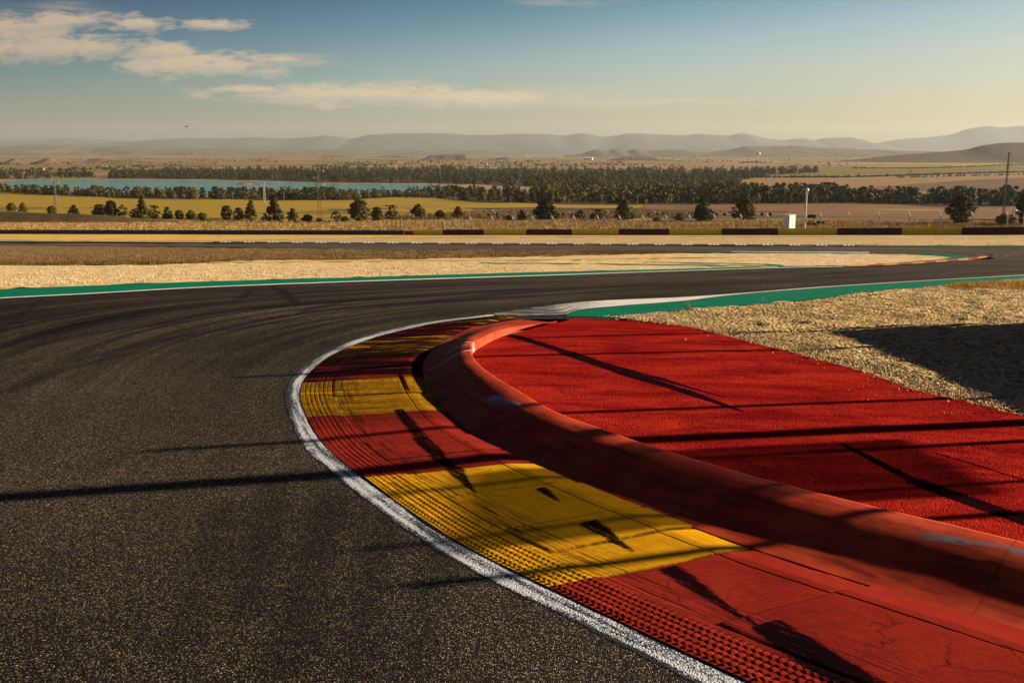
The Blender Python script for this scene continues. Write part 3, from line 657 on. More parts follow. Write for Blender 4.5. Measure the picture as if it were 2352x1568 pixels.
fsheet('brown_field', BROWN, [(1960,433),(2100,423),(2250,413),(2460,404)], [(1960,437),(2100,438.5),(2460,441)], 80, 12, .006)
fsheet('olive_field', OLIVE, [(1840,392.5),(1990,389),(2100,387),(2460,379)], [(1840,402),(1900,402.5),(2068,399.5),(2200,395.5),(2460,389)], 80, 12)
fsheet('green_field', FIELD, [(1950,379.5),(2020,375.5),(2100,372.5),(2352,366),(2460,364)], [(1950,382),(2000,385),(2150,384),(2460,376)], 80, 12, .006)
fsheet('straw_field', TAN, [(1240,380),(1450,377),(1760,377),(1940,376)], [(1240,388),(1450,390),(1700,387),(1940,386)], 80, 10)
fsheet('road', m_plain('country_road', (.09, .085, .08)), [(1735,404.8),(1900,404.5),(2068,401),(2200,396.8),(2460,390.5)], [(1735,407),(1900,406.8),(2068,403.2),(2200,399),(2460,393)], 90, 3, .007)
fsheet('lake_shore', m_ground('pale_shore', (.42, .27, .13), (.36, .22, .10), (.3, .19, .09), .01),
       [(-260,414),(0,414.5),(60,412.5),(133,410.5),(467,413),(634,416),(784,421),(934,421),(1018,422),(1134,424),(1240,427),(1330,432)],
       [(-260,446),(0,446),(300,452),(784,456),(934,446),(1018,440),(1134,448),(1250,447),(1330,436)], 160, 16, .003)
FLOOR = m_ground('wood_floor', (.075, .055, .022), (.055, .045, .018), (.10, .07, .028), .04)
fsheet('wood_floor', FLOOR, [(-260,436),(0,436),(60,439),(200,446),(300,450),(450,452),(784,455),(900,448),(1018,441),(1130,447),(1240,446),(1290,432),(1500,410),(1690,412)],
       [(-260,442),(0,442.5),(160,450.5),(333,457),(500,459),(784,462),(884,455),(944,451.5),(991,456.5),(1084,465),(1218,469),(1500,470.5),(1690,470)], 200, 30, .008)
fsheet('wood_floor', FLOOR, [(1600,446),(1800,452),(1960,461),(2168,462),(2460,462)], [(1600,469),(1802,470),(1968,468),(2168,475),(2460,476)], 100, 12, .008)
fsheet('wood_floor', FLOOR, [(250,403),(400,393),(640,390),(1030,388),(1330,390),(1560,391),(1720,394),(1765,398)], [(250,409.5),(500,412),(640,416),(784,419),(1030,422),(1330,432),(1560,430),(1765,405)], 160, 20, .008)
WATER = Mat('lake_water'); o = WATER.obj()
WATER.out((.085, .255, .24), .2, WATER.bump(WATER.noise(WATER.obj((1, 1.6, 1)), .9, 5, .65), 1., .5), .5)
def water(up, lo):
    P = loft(pxcurve(lo, 140), pxcurve(up, 140), 12); V = np.stack([P[..., 0], P[..., 1], np.full(P.shape[:2], float(G(0, 640)) + .10)], -1).reshape(-1, 3)
    struct(mesh('lake', V, upfix(V, gridf(140, 12)), WATER.m))
water([(0,418.5),(33,415),(133,412.5),(333,413.8),(467,415.3),(634,418.3),(784,422.6),(934,423.5),(1022,427)], [(0,423),(60,435),(200,444),(400,450),(784,453),(960,445),(1022,432)])
water([(1118,436),(1134,433.5),(1180,435),(1214,438.5)], [(1118,440),(1150,444),(1190,444),(1214,441)])
isl = pxcurve([(540,424.5),(560,425.4),(584,424.6)], 24); isb = pxcurve([(540,424.2),(555,422.3),(570,422.2),(584,424.3)], 24)
P = loft(isl, isb, 8); zt = float(G(0, 640))+.02+1.2*np.sin(np.linspace(0, math.pi, 8))[None, :]*np.sin(np.linspace(0, math.pi, 24))[:, None]
V = np.stack([P[..., 0], P[..., 1], zt], -1).reshape(-1, 3); struct(mesh('islet', V, upfix(V, gridf(24, 8)), TAN))

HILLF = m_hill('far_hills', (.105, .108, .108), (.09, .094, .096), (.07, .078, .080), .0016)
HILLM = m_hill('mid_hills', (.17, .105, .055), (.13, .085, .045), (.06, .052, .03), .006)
HILLD = m_hill('dark_hill', (.13, .075, .045), (.10, .06, .035), (.06, .045, .025), .006)
def ridge(name, skyl, Y, df, db, mat, amp, n=360, sc=700., rel=.42):
    P = np.array(skyl, float); u = np.linspace(P[0, 0], P[-1, 0], n); v = pchip(P[:, 0], P[:, 1])(u)
    v = v - amp*2.2*fbm(u/11., u*0, 4, 3)
    k = np.concatenate([np.linspace(-1, 0, 26), np.linspace(0, 1, 10)[1:]])
    xr = xcol(u, Y, 345); zr = np.array([zrow(vv, Y) for vv in v]); yy = Y + np.where(k < 0, k*df, k*db)
    X = np.repeat(xr[:, None], len(k), 1); X = X*(1 + np.where(k < 0, k*df, k*db)[None, :]/Y*.5); YY = np.repeat(yy[None, :], n, 0)
    zb = G(X, YY) - 1.5; f = np.clip(1-np.abs(k), 0, 1)[None, :]**1.35
    env = (4*np.abs(k)*(1-np.abs(k)))[None, :]
    rg = 1-np.abs(fbm(X/sc, YY/sc*.6, 5, 9))*2.6
    Z = zb + (zr[:, None]-zb)*(f + env*rel*(rg-.55)*amp)
    Z = np.maximum(Z, zb)
    V = np.stack([X, YY, Z], -1).reshape(-1, 3)
    return struct(mesh(name, V, upfix(V, gridf(n, len(k))), mat))
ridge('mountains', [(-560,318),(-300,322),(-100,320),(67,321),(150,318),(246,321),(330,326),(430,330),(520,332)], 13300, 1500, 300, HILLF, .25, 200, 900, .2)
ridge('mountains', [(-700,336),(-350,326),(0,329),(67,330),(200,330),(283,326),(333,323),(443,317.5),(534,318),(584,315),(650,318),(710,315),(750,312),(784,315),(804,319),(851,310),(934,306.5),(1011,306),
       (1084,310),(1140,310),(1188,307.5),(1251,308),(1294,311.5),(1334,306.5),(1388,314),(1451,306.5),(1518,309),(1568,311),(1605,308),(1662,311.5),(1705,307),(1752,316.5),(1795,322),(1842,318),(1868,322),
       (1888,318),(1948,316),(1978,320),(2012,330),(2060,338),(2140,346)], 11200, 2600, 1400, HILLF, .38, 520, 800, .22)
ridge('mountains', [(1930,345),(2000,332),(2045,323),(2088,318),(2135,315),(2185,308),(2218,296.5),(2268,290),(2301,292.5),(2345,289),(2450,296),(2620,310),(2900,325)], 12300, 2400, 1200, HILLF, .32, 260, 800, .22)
ridge('foothills', [(-500,346),(-200,341),(0,338),(90,334),(200,338),(330,336),(420,342),(520,340),(640,346),(800,343),(950,347),(1100,346),(1200,350)], 8200, 1500, 700, HILLM, .8, 320, 420)
ridge('foothills', [(1300,357),(1331,354),(1374,343.5),(1395,346),(1414,342.5),(1436,348),(1458,342.5),(1490,347),(1518,345),(1568,344),(1620,350),(1678,343),(1718,336),(1760,336.5),(1828,335),(1860,338),(1902,340),(1992,343),(2068,346),(2200,349),(2420,352)], 6000, 1100, 600, HILLM, .5, 320, 380)
for sk, Y_, df, db in [([(955,368.5),(972,365),(988,357),(1010,355.8),(1051,355.2),(1068,354.2),(1078,359),(1090,365),(1110,369)], 3600, 170, 260),
                   ([(-90,372),(-30,370),(5,373),(22,366.5),(32,363),(45,369),(62,377),(80,380)], 2350, 110, 160),
                   ([(66,379),(84,370),(98,365.5),(112,364.5),(124,372),(140,379)], 2300, 100, 160),
                   ([(184,378),(200,370),(214,364.5),(232,364),(250,368),(300,369),(360,373),(400,377)], 2700, 140, 220),
                   ([(1100,372),(1135,364),(1160,361),(1185,366),(1215,371)], 3500, 160, 260),
                   ([(1395,369),(1425,362),(1450,360.5),(1490,361),(1530,366),(1570,370)], 3300, 160, 220),
                   ([(420,372),(470,366),(520,368),(600,364.5),(660,368),(720,371)], 3700, 220, 260),
                   ([(784,383),(812,375),(838,373.5),(850,376),(866,381)], 2100, 90, 100),
                   ([(700,363),(770,358),(840,361),(900,357.5),(960,362)], 4700, 300, 300)]:
    ridge('mesa_hill', sk, Y_, df, db, HILLM, .5, 90, 60)
ridge('dark_hill', [(1850,376.5),(1942,370),(2000,362.5),(2068,356),(2150,350),(2218,343.5),(2245,337),(2262,333),(2328,327.5),(2400,329),(2560,334),(2800,345)], 2950, 420, 500, HILLD, .12, 200, 160)
BANK = m_ground('bank_soil', (.16, .10, .05), (.12, .075, .04), (.09, .06, .03), .3)
ridge('earth_bank', [(-420,487),(-200,486),(0,487.5),(170,491.5),(260,497),(330,503),(400,507)], 232, 9, 14, BANK, .06, 150, 6)

# ------------------------------------------------------------------ trees and plants
LEAFS = [m_leaf('pine_needles', (.048, .046, .006), (.098, .080, .009), (.125, .094, .012)), m_leaf('pine_needles_dark', (.026, .030, .007), (.056, .050, .009), (.075, .062, .011)),
         m_leaf('pine_needles_warm', (.075, .055, .010), (.060, .050, .012), (.10, .068, .012))]
BARK = m_plain('bark', (.13, .085, .055), .3, bump=.02, bs=14)
def leafcloud(r, h0, form, ncl, nlf, leaf, cl):
    """leaf clusters filling an uneven crown of height 1 and width 1"""
    out = []; cen = []
    while len(cen) < ncl:
        q = r.uniform(h0, .97)
        t = (q-h0)/(1-h0)
        rad = {'cone': .5*(1-t)**.72*(.8+.2*min(1, t*5)), 'round': .5*math.sqrt(max(0, 1-(2*t*.93-.86)**2)), 'egg': .5*min(1, t*1.5+.74)*(1-t**2.0)**.7}[form]
        a = r.uniform(0, 2*math.pi); rr = rad*math.sqrt(r.uniform(.12, 1))*.94
        cen.append((rr*math.cos(a), rr*math.sin(a), q, .5+.5*rad*2))
    cen = np.array(cen); cen[:, :2] += r.normal(0, .028, (ncl, 2))
    c = np.repeat(cen, nlf, 0); d = r.normal(0, 1, (len(c), 3)); d /= np.linalg.norm(d, axis=1)[:, None]
    p = c[:, :3] + d*(cl*c[:, 3:4])*r.uniform(.25, 1, (len(c), 1))**.6*np.array([1, 1, .62])
    p[:, 2] = np.clip(p[:, 2], h0*.55, 1.)
    ax_ = p - np.array([0, 0, .45]); ax_[:, 2] *= .7; ax_ /= np.linalg.norm(ax_, axis=1)[:, None]
    nn_ = ax_*.9 + d*.55 + r.normal(0, .38, d.shape); nn_ /= np.linalg.norm(nn_, axis=1)[:, None]
    a = np.cross(nn_, r.normal(0, 1, d.shape)); a /= np.linalg.norm(a, axis=1)[:, None]; b = np.cross(nn_, a)
    L = leaf*r.uniform(.6, 1.35, (len(c), 1)); a *= L; b *= L*.55
    V = np.stack([p-a, p-b, p+a, p+b], 1).reshape(-1, 3); F = np.arange(len(V)).reshape(-1, 4)
    return V, F
def trunk_mb(r, h0, form):
    m = MB(); top = .86; q0 = Vector((0, 0, -.02)); k = 5
    pts = [Vector((r.normal(0, .012)*i, r.normal(0, .012)*i, -.02+(top+.02)*i/k)) for i in range(k+1)]
    for i in range(k): m.tube(pts[i], pts[i+1], .034*(1-i/k*.85), .034*(1-(i+1)/k*.85), 7, i == 0)
    for i in range(9):
        z = r.uniform(h0+.03, .75); a = r.uniform(0, 6.28); L = .30*(1-z*.55)
        m.tube((0, 0, z), (math.cos(a)*L, math.sin(a)*L, z+r.uniform(.02, .13)), .013, .004, 5, False)
    return m
def pine(i, form, h0, ncl, nlf, leaf, cl, lm, name='pine_tree'):
    r = np.random.default_rng(100+i); root = thing(name, (0, 0, 0), 'pine', 'tree')
    trunk_mb(r, h0, form).build('trunk', BARK, root, True)
    V, F = leafcloud(r, h0, form, ncl, nlf, leaf, cl); mesh('crown', V, F, LEAFS[lm], root, smooth=False)
    return root
PROT = {'cone': [pine(0, 'cone', .03, 120, 50, .036, .105, 0), pine(1, 'cone', .05, 110, 50, .036, .105, 1)],
        'egg': [pine(2, 'egg', .04, 115, 50, .036, .115, 0), pine(3, 'egg', .07, 110, 50, .036, .115, 0), pine(8, 'egg', .05, 95, 50, .038, .11, 2), pine(9, 'egg', .17, 46, 50, .036, .10, 0), pine(10, 'round', .12, 60, 50, .036, .105, 2)],
        'round': [pine(4, 'round', .02, 120, 52, .036, .115, 1), pine(5, 'round', .04, 110, 52, .036, .115, 0)]}
used = set()
def put(proto, loc, w, h, rz, label, group, name=None, cat='tree'):
    o = proto if proto.name not in used else copy_tree(proto)
    used.add(proto.name); o.location = loc; o.scale = (w, w, h); o.rotation_euler = (0, 0, rz)
    if name: o.name = name
    return tag(o, label, cat, group)
def c1(x, y): return x*.3335, 283.1+y*.3335
def c2(x, y): return 784.3+x*.3335, 283.1+y*.3335
def c3(x, y): return 1568.5+x*.3332, 283.1+y*.3332
G1 = 'pines scattered behind the far barrier'
TREES = [
 (c1, 78, 545, 605, 72, 'egg', 'small round pine, leftmost one beside the field edge'), (c1, 160, 545, 611, 76, 'cone', 'small pine second from the left, right beside the leftmost round pine'),
 (c1, 358, 568, 627, 76, 'egg', 'small pine at the foot of the short left lattice pylon'), (c1, 510, 560, 640, 108, 'cone', 'lone spreading pine right of the short left pylon, above the earth bank'),
 (c1, 692, 556, 658, 100, 'round', 'broad dark pine at the left end of the big left clump'), (c1, 766, 530, 660, 84, 'egg', 'taller olive pine touching the broad dark pine of the left clump'),
 (c1, 846, 558, 662, 88, 'egg', 'dense pine standing alone just left of the two-storey tall pine'), (c1, 935, 586, 663, 82, 'round', 'low rounded pine under the tallest pine of the left clump'),
 (c1, 980, 498, 658, 104, 'cone', 'tallest pine of the left clump with a pointed top'), (c1, 1060, 562, 662, 88, 'egg', 'olive pine leaning on the right side of the tallest left-clump pine'),
 (c1, 1155, 575, 661, 94, 'cone', 'ragged pine with a thin pointed tip and wide skirt'), (c1, 1236, 598, 662, 64, 'round', 'small dark ball-shaped pine'),
 (c1, 1316, 598, 661, 88, 'egg', 'small olive pine near the right end of the left clump'), (c1, 1395, 614, 662, 66, 'round', 'low yellowish pine ending the left clump'),
 (c1, 1563, 567, 664, 82, 'round', 'round dark pine left of the twin pines'), (c1, 1650, 580, 666, 92, 'egg', 'lower left pine of the twin pines'), (c1, 1722, 530, 668, 112, 'cone', 'taller right pine of the twin pines'),
 (c1, 1820, 640, 670, 46, 'round', 'tiny bush-like pine at the foot of the tallest conical pine'), (c1, 1890, 488, 676, 146, 'cone', 'largest conical pine, in front of the lake and left of the tall pylon'),
 (c1, 2012, 585, 678, 86, 'egg', 'medium pine right beside the largest conical pine'), (c1, 2115, 628, 680, 84, 'round', 'low bushy pine left of the tall pylon base'),
 (c1, 2195, 652, 681, 46, 'round', 'tiny bush right at the tall pylon base'), (c1, 2312, 600, 681, 92, 'egg', 'small pine just right of the tall pylon'),
 (c2, 25, 640, 680, 60, 'round', 'very low bush left of the big egg-shaped pine'), (c2, 120, 520, 674, 148, 'round', 'big dark egg-shaped pine before the yellow field'),
 (c2, 246, 576, 671, 82, 'round', 'small dark pine right of the big egg-shaped pine'), (c2, 345, 560, 667, 98, 'egg', 'olive pine with bare trunk base beside the wire fence frame'),
 (c2, 530, 555, 658, 122, 'egg', 'loose pine behind the small white sign'), (c2, 680, 598, 656, 92, 'egg', 'low spreading pine right of the white sign'),
 (c2, 800, 570, 656, 104, 'cone', 'sparse pine behind the braced gate posts'), (c2, 1150, 632, 671, 52, 'round', 'low dark bush left of the big round pine'),
 (c2, 1240, 598, 666, 82, 'cone', 'thin olive pine just left of the big round pine'), (c2, 1405, 535, 666, 160, 'round', 'big round dark pine in the middle of the fence line'),
 (c2, 1480, 600, 662, 70, 'egg', 'low pine tucked against the right flank of the big round pine'), (c2, 1640, 594, 667, 88, 'egg', 'short pine between the two large middle pines'),
 (c2, 1760, 588, 666, 112, 'egg', 'short wide pine left of the tall middle pine'), (c2, 1950, 522, 669, 172, 'cone', 'tall wide pine with a pointed crown in the middle right'),
 (c2, 2170, 648, 681, 54, 'round', 'very small bush right of the tall middle pine'), (c2, 2325, 618, 672, 74, 'egg', 'small pine left of the pair of pines near the white cabinet'),
 (c3, 145, 510, 676, 172, 'cone', 'large spreading pine, left one of the pair left of the white cabinet'), (c3, 112, 620, 676, 70, 'round', 'small pine in front of the left pine of the pair'),
 (c3, 416, 520, 667, 182, 'egg', 'large bushy pine nearest the white cabinet'), (c3, 1905, 497, 692, 186, 'egg', 'large very dark pine standing alone on the right by the barrier'),
 (c3, 2225, 625, 697, 130, 'round', 'dark bush at the foot of the right pylon'), (c3, 2385, 480, 700, 150, 'egg', 'dark pine cut by the right edge of the picture')]
cnt = {}
for (cf, cx, top, base, wd, form, lab) in TREES:
    u, vb = cf(cx, base); _, vt = cf(cx, top); p = at(u, vb+.4); h = zrow(vt, p.y) - p.z; w = wd*.3335/FOC*p.y*1.02
    k = cnt.get(form, 0); cnt[form] = k+1; pr = PROT[form][k % len(PROT[form])]
    if 'dark' in lab and form == 'egg': pr = PROT['round'][0]
    o = put(pr, p, w, h, rng.uniform(0, 6.28), lab, G1); o.rotation_euler = (rng.normal(0, .05), rng.normal(0, .05), o.rotation_euler[2])

def low_tree(r, ncl=22, nlf=9, leaf=.085, cl=.15, form='egg'): return leafcloud(r, .06, form, ncl, nlf, leaf, cl)
def scatter_px(poly_lo, poly_up, n, jit=1.):
    """n spots on the land seen between two photo curves"""
    u0, u1 = poly_lo[0][0], poly_lo[-1][0]; u = rng.uniform(u0, u1, n); L = np.array(poly_lo, float); Up = np.array(poly_up, float)
    a = np.interp(u, L[:, 0], L[:, 1]); b = np.interp(u, Up[:, 0], Up[:, 1]); v = b+(a-b)*rng.uniform(0, 1, n)
    return p2w(np.stack([u, v], 1))
# trees one can tell apart along the near shore
WOODP = []
for i, (f, lm) in enumerate([('egg', 0), ('round', 1), ('egg', 2), ('round', 2), ('round', 0)]):
    WOODP.append(pine(20+i, f, .07, 40, 20, .062, .15, lm))
used_w = set()
def belt(lo, up, n, h, label, group, protos, mind=2.3):
    pts = scatter_px(lo, up, n*9); keep = []
    for p in pts:
        if all((p[0]-q[0])**2+(p[1]-q[1])**2*.12 > mind**2 for q in keep): keep.append(p)
        if len(keep) >= n: break
    for x, y in keep:
        hh = h*rng.uniform(.72, 1.2); pr = WOODP[protos[rng.integers(len(protos))]]
        o = put(pr, (x, y, float(G(x, y))-.2), hh*rng.uniform(.62, .95), hh, rng.uniform(0, 6.28), label, group)
    return len(keep)
nb = 0
nb += belt([(-30,440),(100,447),(200,452),(300,455)], [(-30,437),(100,443.5),(200,448.5),(300,451)], 50, 5.6, 'dense dark pine in the shore belt left of the lake pines, beyond the green field', 'shore pines at the left end of the lake', [0, 1, 4])
nb += belt([(300,456),(450,459),(620,460),(784,462)], [(300,451),(450,453.5),(620,454.5),(784,456)], 84, 5.8, 'rounded pine in the thin belt between the yellow field and the lake', 'pines between the field and the lake', [0, 1, 3, 4])
nb += belt([(784,462),(884,455.5),(944,452.5),(985,455)], [(784,457),(884,452),(944,449.5),(985,451)], 24, 4.3, 'low pine on the shore just behind the crest of the field knoll', 'low shore pines behind the field knoll', [0, 1, 4])
nb += belt([(985,456),(1010,457),(1100,464),(1240,468)], [(985,450),(1010,446),(1100,449),(1240,454)], 46, 6.8, 'warm lit olive pine on the shore right of the low field knoll', 'shore pines right of the field knoll', [0, 2, 2, 3])
nb += belt([(1568,470),(1802,469),(1968,467),(2168,474),(2420,475)], [(1568,462),(1802,462),(1968,461),(2168,462),(2420,462)], 48, 6.6, 'dark pine in the shaded belt along the brown field on the right', 'dark pines along the brown field', [1, 1, 4])
for o in WOODP:
    if o.name not in used: bpy.data.objects.remove(o)
def wood(name, spots, h, mat, label, cat, ncl=20, nlf=8, leaf=.10, cl=.16, kinds=4, hw=.85, squash=1.):
    VV, FF, b = [], [], 0; temps = [low_tree(np.random.default_rng(60+k), ncl, nlf, leaf, cl, ('egg', 'round', 'egg', 'round')[k % 4]) for k in range(kinds)]
    for i, (x, y) in enumerate(spots):
        V, F = temps[i % kinds]; hh = h*rng.uniform(.65, 1.25); a = rng.uniform(0, 6.28); ca_, sa_ = math.cos(a), math.sin(a); w_ = hh*hw*rng.uniform(.8, 1.2)
        Q = np.stack([(V[:, 0]*ca_-V[:, 1]*sa_)*w_+x, (V[:, 0]*sa_+V[:, 1]*ca_)*w_+y, V[:, 2]*hh*squash+float(G(x, y))-.3], 1)
        VV.append(Q); FF.append(F+b); b += len(V)
    o = mesh(name, np.concatenate(VV), np.concatenate(FF), mat, smooth=False)
    return tag(o, label, cat, None, 'stuff')
wood('pine_wood', scatter_px([(1240,466),(1400,468),(1568,469),(1700,466)], [(1240,446),(1300,428),(1500,408),(1700,404)], 760), 6.6, LEAFS[0], 'pine wood covering the slope right of the lake up to the brown field', 'wood')
wood('pine_wood', scatter_px([(1600,464),(1800,463),(1960,462)], [(1600,446),(1800,450),(1960,460)], 200), 7.0, LEAFS[1], 'dark pine plantation strip below the tan field on the right', 'wood')
wood('pine_wood', scatter_px([(255,409.5),(500,412),(640,416),(784,419),(1030,422),(1330,434),(1560,430),(1720,412),(1760,404)], [(255,404),(400,394),(640,390),(1030,388),(1330,390),(1560,391),(1720,394),(1760,398)], 1700), 7.0, LEAFS[1], 'large dark pine wood on the far side of the lake', 'wood')
wood('pine_wood', scatter_px([(300,455.5),(450,458),(620,459.5),(784,461),(900,453.5),(985,455)], [(300,451),(450,453),(620,454),(784,455),(900,451),(985,451)], 110), 5.2, LEAFS[0], 'undergrowth and younger pines filling the thin belt along the lake', 'wood')
wood('pine_wood', scatter_px([(1568,469.5),(1802,468.5),(1968,466.5),(2168,473.5),(2420,474.5)], [(1568,462),(1802,462),(1968,461),(2168,464),(2420,464)], 150), 6.0, LEAFS[1], 'dense dark younger pines between the larger ones along the brown field', 'wood')
wood('pine_wood', scatter_px([(-30,441),(100,447),(200,452),(300,455)], [(-30,437),(100,443.5),(200,448.5),(300,451)], 60), 4.6, LEAFS[0], 'younger pines filling the left end of the shore belt', 'wood')
wood('pine_wood', scatter_px([(-260,412),(0,411),(120,410),(215,409)], [(-260,402),(0,402),(120,401),(215,405)], 150), 8., LEAFS[1], 'dark pine wood beyond the left end of the lake', 'wood')
wood('pine_wood', scatter_px([(1730,402),(1800,401),(1880,397)], [(1730,396),(1800,396.5),(1880,395)], 70), 8., LEAFS[1], 'small dark grove at the left end of the olive field', 'wood')
wood('shrub_row', np.concatenate([pxcurve([(1960,386.5),(2060,387.5),(2150,386),(2352,378.5),(2460,376)], 420)+rng.normal(0, 3, (420, 2)), pxcurve([(1735,408),(1900,408),(2068,404.5),(2200,400),(2460,394)], 420)+rng.normal(0, 2.5, (420, 2)),
      pxcurve([(1800,385.5),(1860,380.5),(1915,382)], 40)+rng.normal(0, 8, (40, 2)), pxcurve([(2060,409),(2200,405),(2460,399)], 60)+rng.normal(0, 3, (60, 2))]), 2.2, LEAFS[1], 'dark hedges and scrub lining the country road and the hillside fields', 'hedge', 10, 8, .16, .2, hw=1.7)
wood('shrub_row', np.concatenate([scatter_px([(372,459),(460,460)], [(372,455),(460,456)], 18)]), 2.2, m_leaf('pale_bush', (.20, .16, .10), (.15, .12, .08), (.22, .18, .12)), 'pale dry bushes at the foot of the lake-side trees', 'shrubs', 12, 10, .16, .2, hw=1.3)
# thin brush on the far plain
pl = scatter_px([(-260,398),(700,388),(1300,382),(1800,383),(1950,378)], [(-260,356),(700,358),(1300,360),(1800,360),(1950,362)], 2600)
pl = np.array([p for p in pl if fbm(p[0]/120, p[1]/420, 4, 21) > .13])
wood('scrub', pl, 3.2, LEAFS[1], 'scattered dark scrub and trees over the distant plain', 'scrub', 8, 7, .2, .25, hw=1.9)
# bare grey tree standing in the wood
bt = thing('bare_tree', at(1528, 452), 'bare grey leafless tree standing in the pine wood', 'tree')
m = MB(); r = np.random.default_rng(5); m.tube((0, 0, -.2), (0, 0, 4.2), .35, .18, 6)
for i in range(46):
    z = r.uniform(1.5, 5); a = r.uniform(0, 6.28); L = r.uniform(2.5, 5.5); q = Vector((math.cos(a)*L*.8, math.sin(a)*L*.8, z+L*.75)); m.tube((0, 0, min(z, 4.1)), q, .11, .03, 4, False)
    for j in range(4): m.tube(Vector((0, 0, min(z, 4.1))).lerp(q, .6), q+Vector(r.normal(0, .9, 3)), .06, .03, 3, False)
GREYB = m_plain('grey_twigs', (.25, .20, .15), .2); m.build('trunk', GREYB, bt)

def grass(name, spots, h, mat, label, blades=6, wid=.05, lean=.5, spread=.14):
    n = len(spots); P = np.repeat(spots, blades, 0); P = P + rng.normal(0, spread, P.shape); L = np.repeat(h*rng.uniform(.5, 1.25, n), blades)*rng.uniform(.6, 1.1, n*blades)
    z = G(P[:, 0], P[:, 1]); a = rng.uniform(0, 6.28, len(P)); dx, dy = np.cos(a)*wid*L, np.sin(a)*wid*L; le = rng.normal(0, lean, (len(P), 2))*L[:, None]*.6
    V = np.stack([np.stack([P[:, 0]-dx, P[:, 1]-dy, z], 1), np.stack([P[:, 0]+dx, P[:, 1]+dy, z], 1), np.stack([P[:, 0]+le[:, 0], P[:, 1]+le[:, 1], z+L], 1)], 1).reshape(-1, 3)
    return tag(mesh(name, V, np.arange(len(V)).reshape(-1, 3), mat, smooth=False), label, 'grass', None, 'stuff')
def m_grass(name, a, b):
    M = Mat(name); o = M.obj()
    c = M.mix(M.ramp(M.noise(o, .22, 4), [(.35, 0), (.65, 1)]), a, b); c = M.mix(1., c, M.ramp(M.noise(o, 6., 2), [(.3, .6), (.7, 1.3)]), 'MULTIPLY')
    return M.out(c, .9, None, .05)
STRAWB = m_grass('straw', (.46, .31, .12), (.36, .23, .085)); BRUSHB = m_grass('brown_weeds', (.16, .095, .042), (.24, .155, .055)); GREENB = m_grass('yellow_weeds', (.42, .34, .03), (.52, .37, .05))
grass('tall_grass', scatter_px([(-60,530),(784,529),(1421,530),(2400,530)], [(-60,511),(400,509),(784,508),(1500,507),(2400,510)], 18000), .42, STRAWB, 'tall dry straw coloured grass behind the far barrier', 7, .16, 1.1, .6)
grass('dry_grass', scatter_px([(-60,610),(0,609.5),(367,608),(533,600),(784,596),(1068,593),(1351,587),(1560,582)], [(-60,565),(0,566.5),(784,574.5),(1184,577),(1560,579)], 14000), .12, BRUSHB, 'brown dry weeds on the strip between the road and the gravel trap', 6, .16, .9, .25)
grass('weeds', scatter_px([(-60,612),(0,611),(367,609.5),(533,601.5)], [(-60,605),(0,604),(367,603),(533,598)], 1500), .17, m_grass('olive_weeds', (.11, .085, .02), (.16, .11, .03)), 'olive weeds along the edge of the gravel trap', 7, .08, .6, .12)
grass('scrub', scatter_px([(880,506),(1300,505),(1640,504)], [(880,499),(1100,486),(1300,482),(1640,488)], 1800), .8, BRUSHB, 'brown scrub on the rough ground behind the wire fence', 6, .14, .6, .5)
wsp = scatter_px([(1440,731),(1600,748),(1900,840),(2340,925)], [(1440,728),(1600,712),(1900,690),(2340,645)], 1900)
wsp = wsp[[i for i, p in enumerate(wsp) if fbm(p[0]*.8, p[1]*.6, 3, 31) > .10]]
grass("weeds", wsp,   .045, GREENB, 'small yellow green weeds growing in the gravel beside the red run-off', 7, .16, .9, .10)
grass('weeds', scatter_px([(2190,664),(2260,664),(2420,668)], [(2190,658),(2260,652),(2420,642)], 900), .11, m_grass('bright_straw', (.66, .43, .11), (.50, .32, .08)), 'dry yellow grass clump at the edge of the green band on the right', 8, .05, .5, .15)
st = []
for u, v in [(1583,706),(1585,703),(1752,692),(1960,674),(1984,672),(2155,656)]: st += [p2w([(u, v)])[0]]*3
grass('weeds', np.array(st), .13, STRAWB, 'few thin dry stalks growing through the edge of the right green band', 4, .02, .3, .04)

# loose stones along the edge of the red run-off
def stones(name, spots, label, lo_, hi_):
    n = len(spots); b = np.array([(1,0,0),(0,1,0),(-1,0,0),(0,-1,0),(0,0,.7),(0,0,-.7)], float); f = np.array([(0,1,4),(1,2,4),(2,3,4),(3,0,4),(1,0,5),(2,1,5),(3,2,5),(0,3,5)])
    r_ = rng.uniform(lo_, hi_, n)**1.0; V = b[None]*r_[:, None, None]*rng.uniform(.6, 1.3, (n, 6, 3)); a = rng.uniform(0, 6.28, n); ca_, sa_ = np.cos(a)[:, None], np.sin(a)[:, None]
    V = np.stack([V[..., 0]*ca_-V[..., 1]*sa_+spots[:, :1], V[..., 0]*sa_+V[..., 1]*ca_+spots[:, 1:2], V[..., 2]+(G(spots[:, 0], spots[:, 1])+spots[:, 2]+r_*.3)[:, None]], -1)
    F = (f[None]+(np.arange(n)*6)[:, None, None]).reshape(-1, 3)
    return tag(mesh(name, V.reshape(-1, 3), F, STONE, smooth=False), label, 'stones', None, 'stuff')
g = Mat('loose_stone'); STONE = g.out(g.mix(g.ramp(g.noise(g.obj(), 23., 2), [(.35, 0), (.65, 1)]), (.42, .31, .16), (.78, .60, .34)), .9, None, .1)
ed_ = r_px[rng.integers(14, 199, 5200)]+rng.normal(0, .05, (5200, 2)); out_ = np.abs(rng.normal(0, .55, 5200))-.03; out_[:60] = -np.abs(rng.normal(0, .35, 60)); dd_ = np.array([.80, .60])
ed_ = ed_+dd_*out_[:, None]; ed_ = np.column_stack([ed_, np.where(out_ < .0, .056+np.clip(-out_, 0, 2)*.012, .02)])
stones('gravel_stones', ed_, 'loose pale stones spilling along the edge of the red run-off', .006, .020)
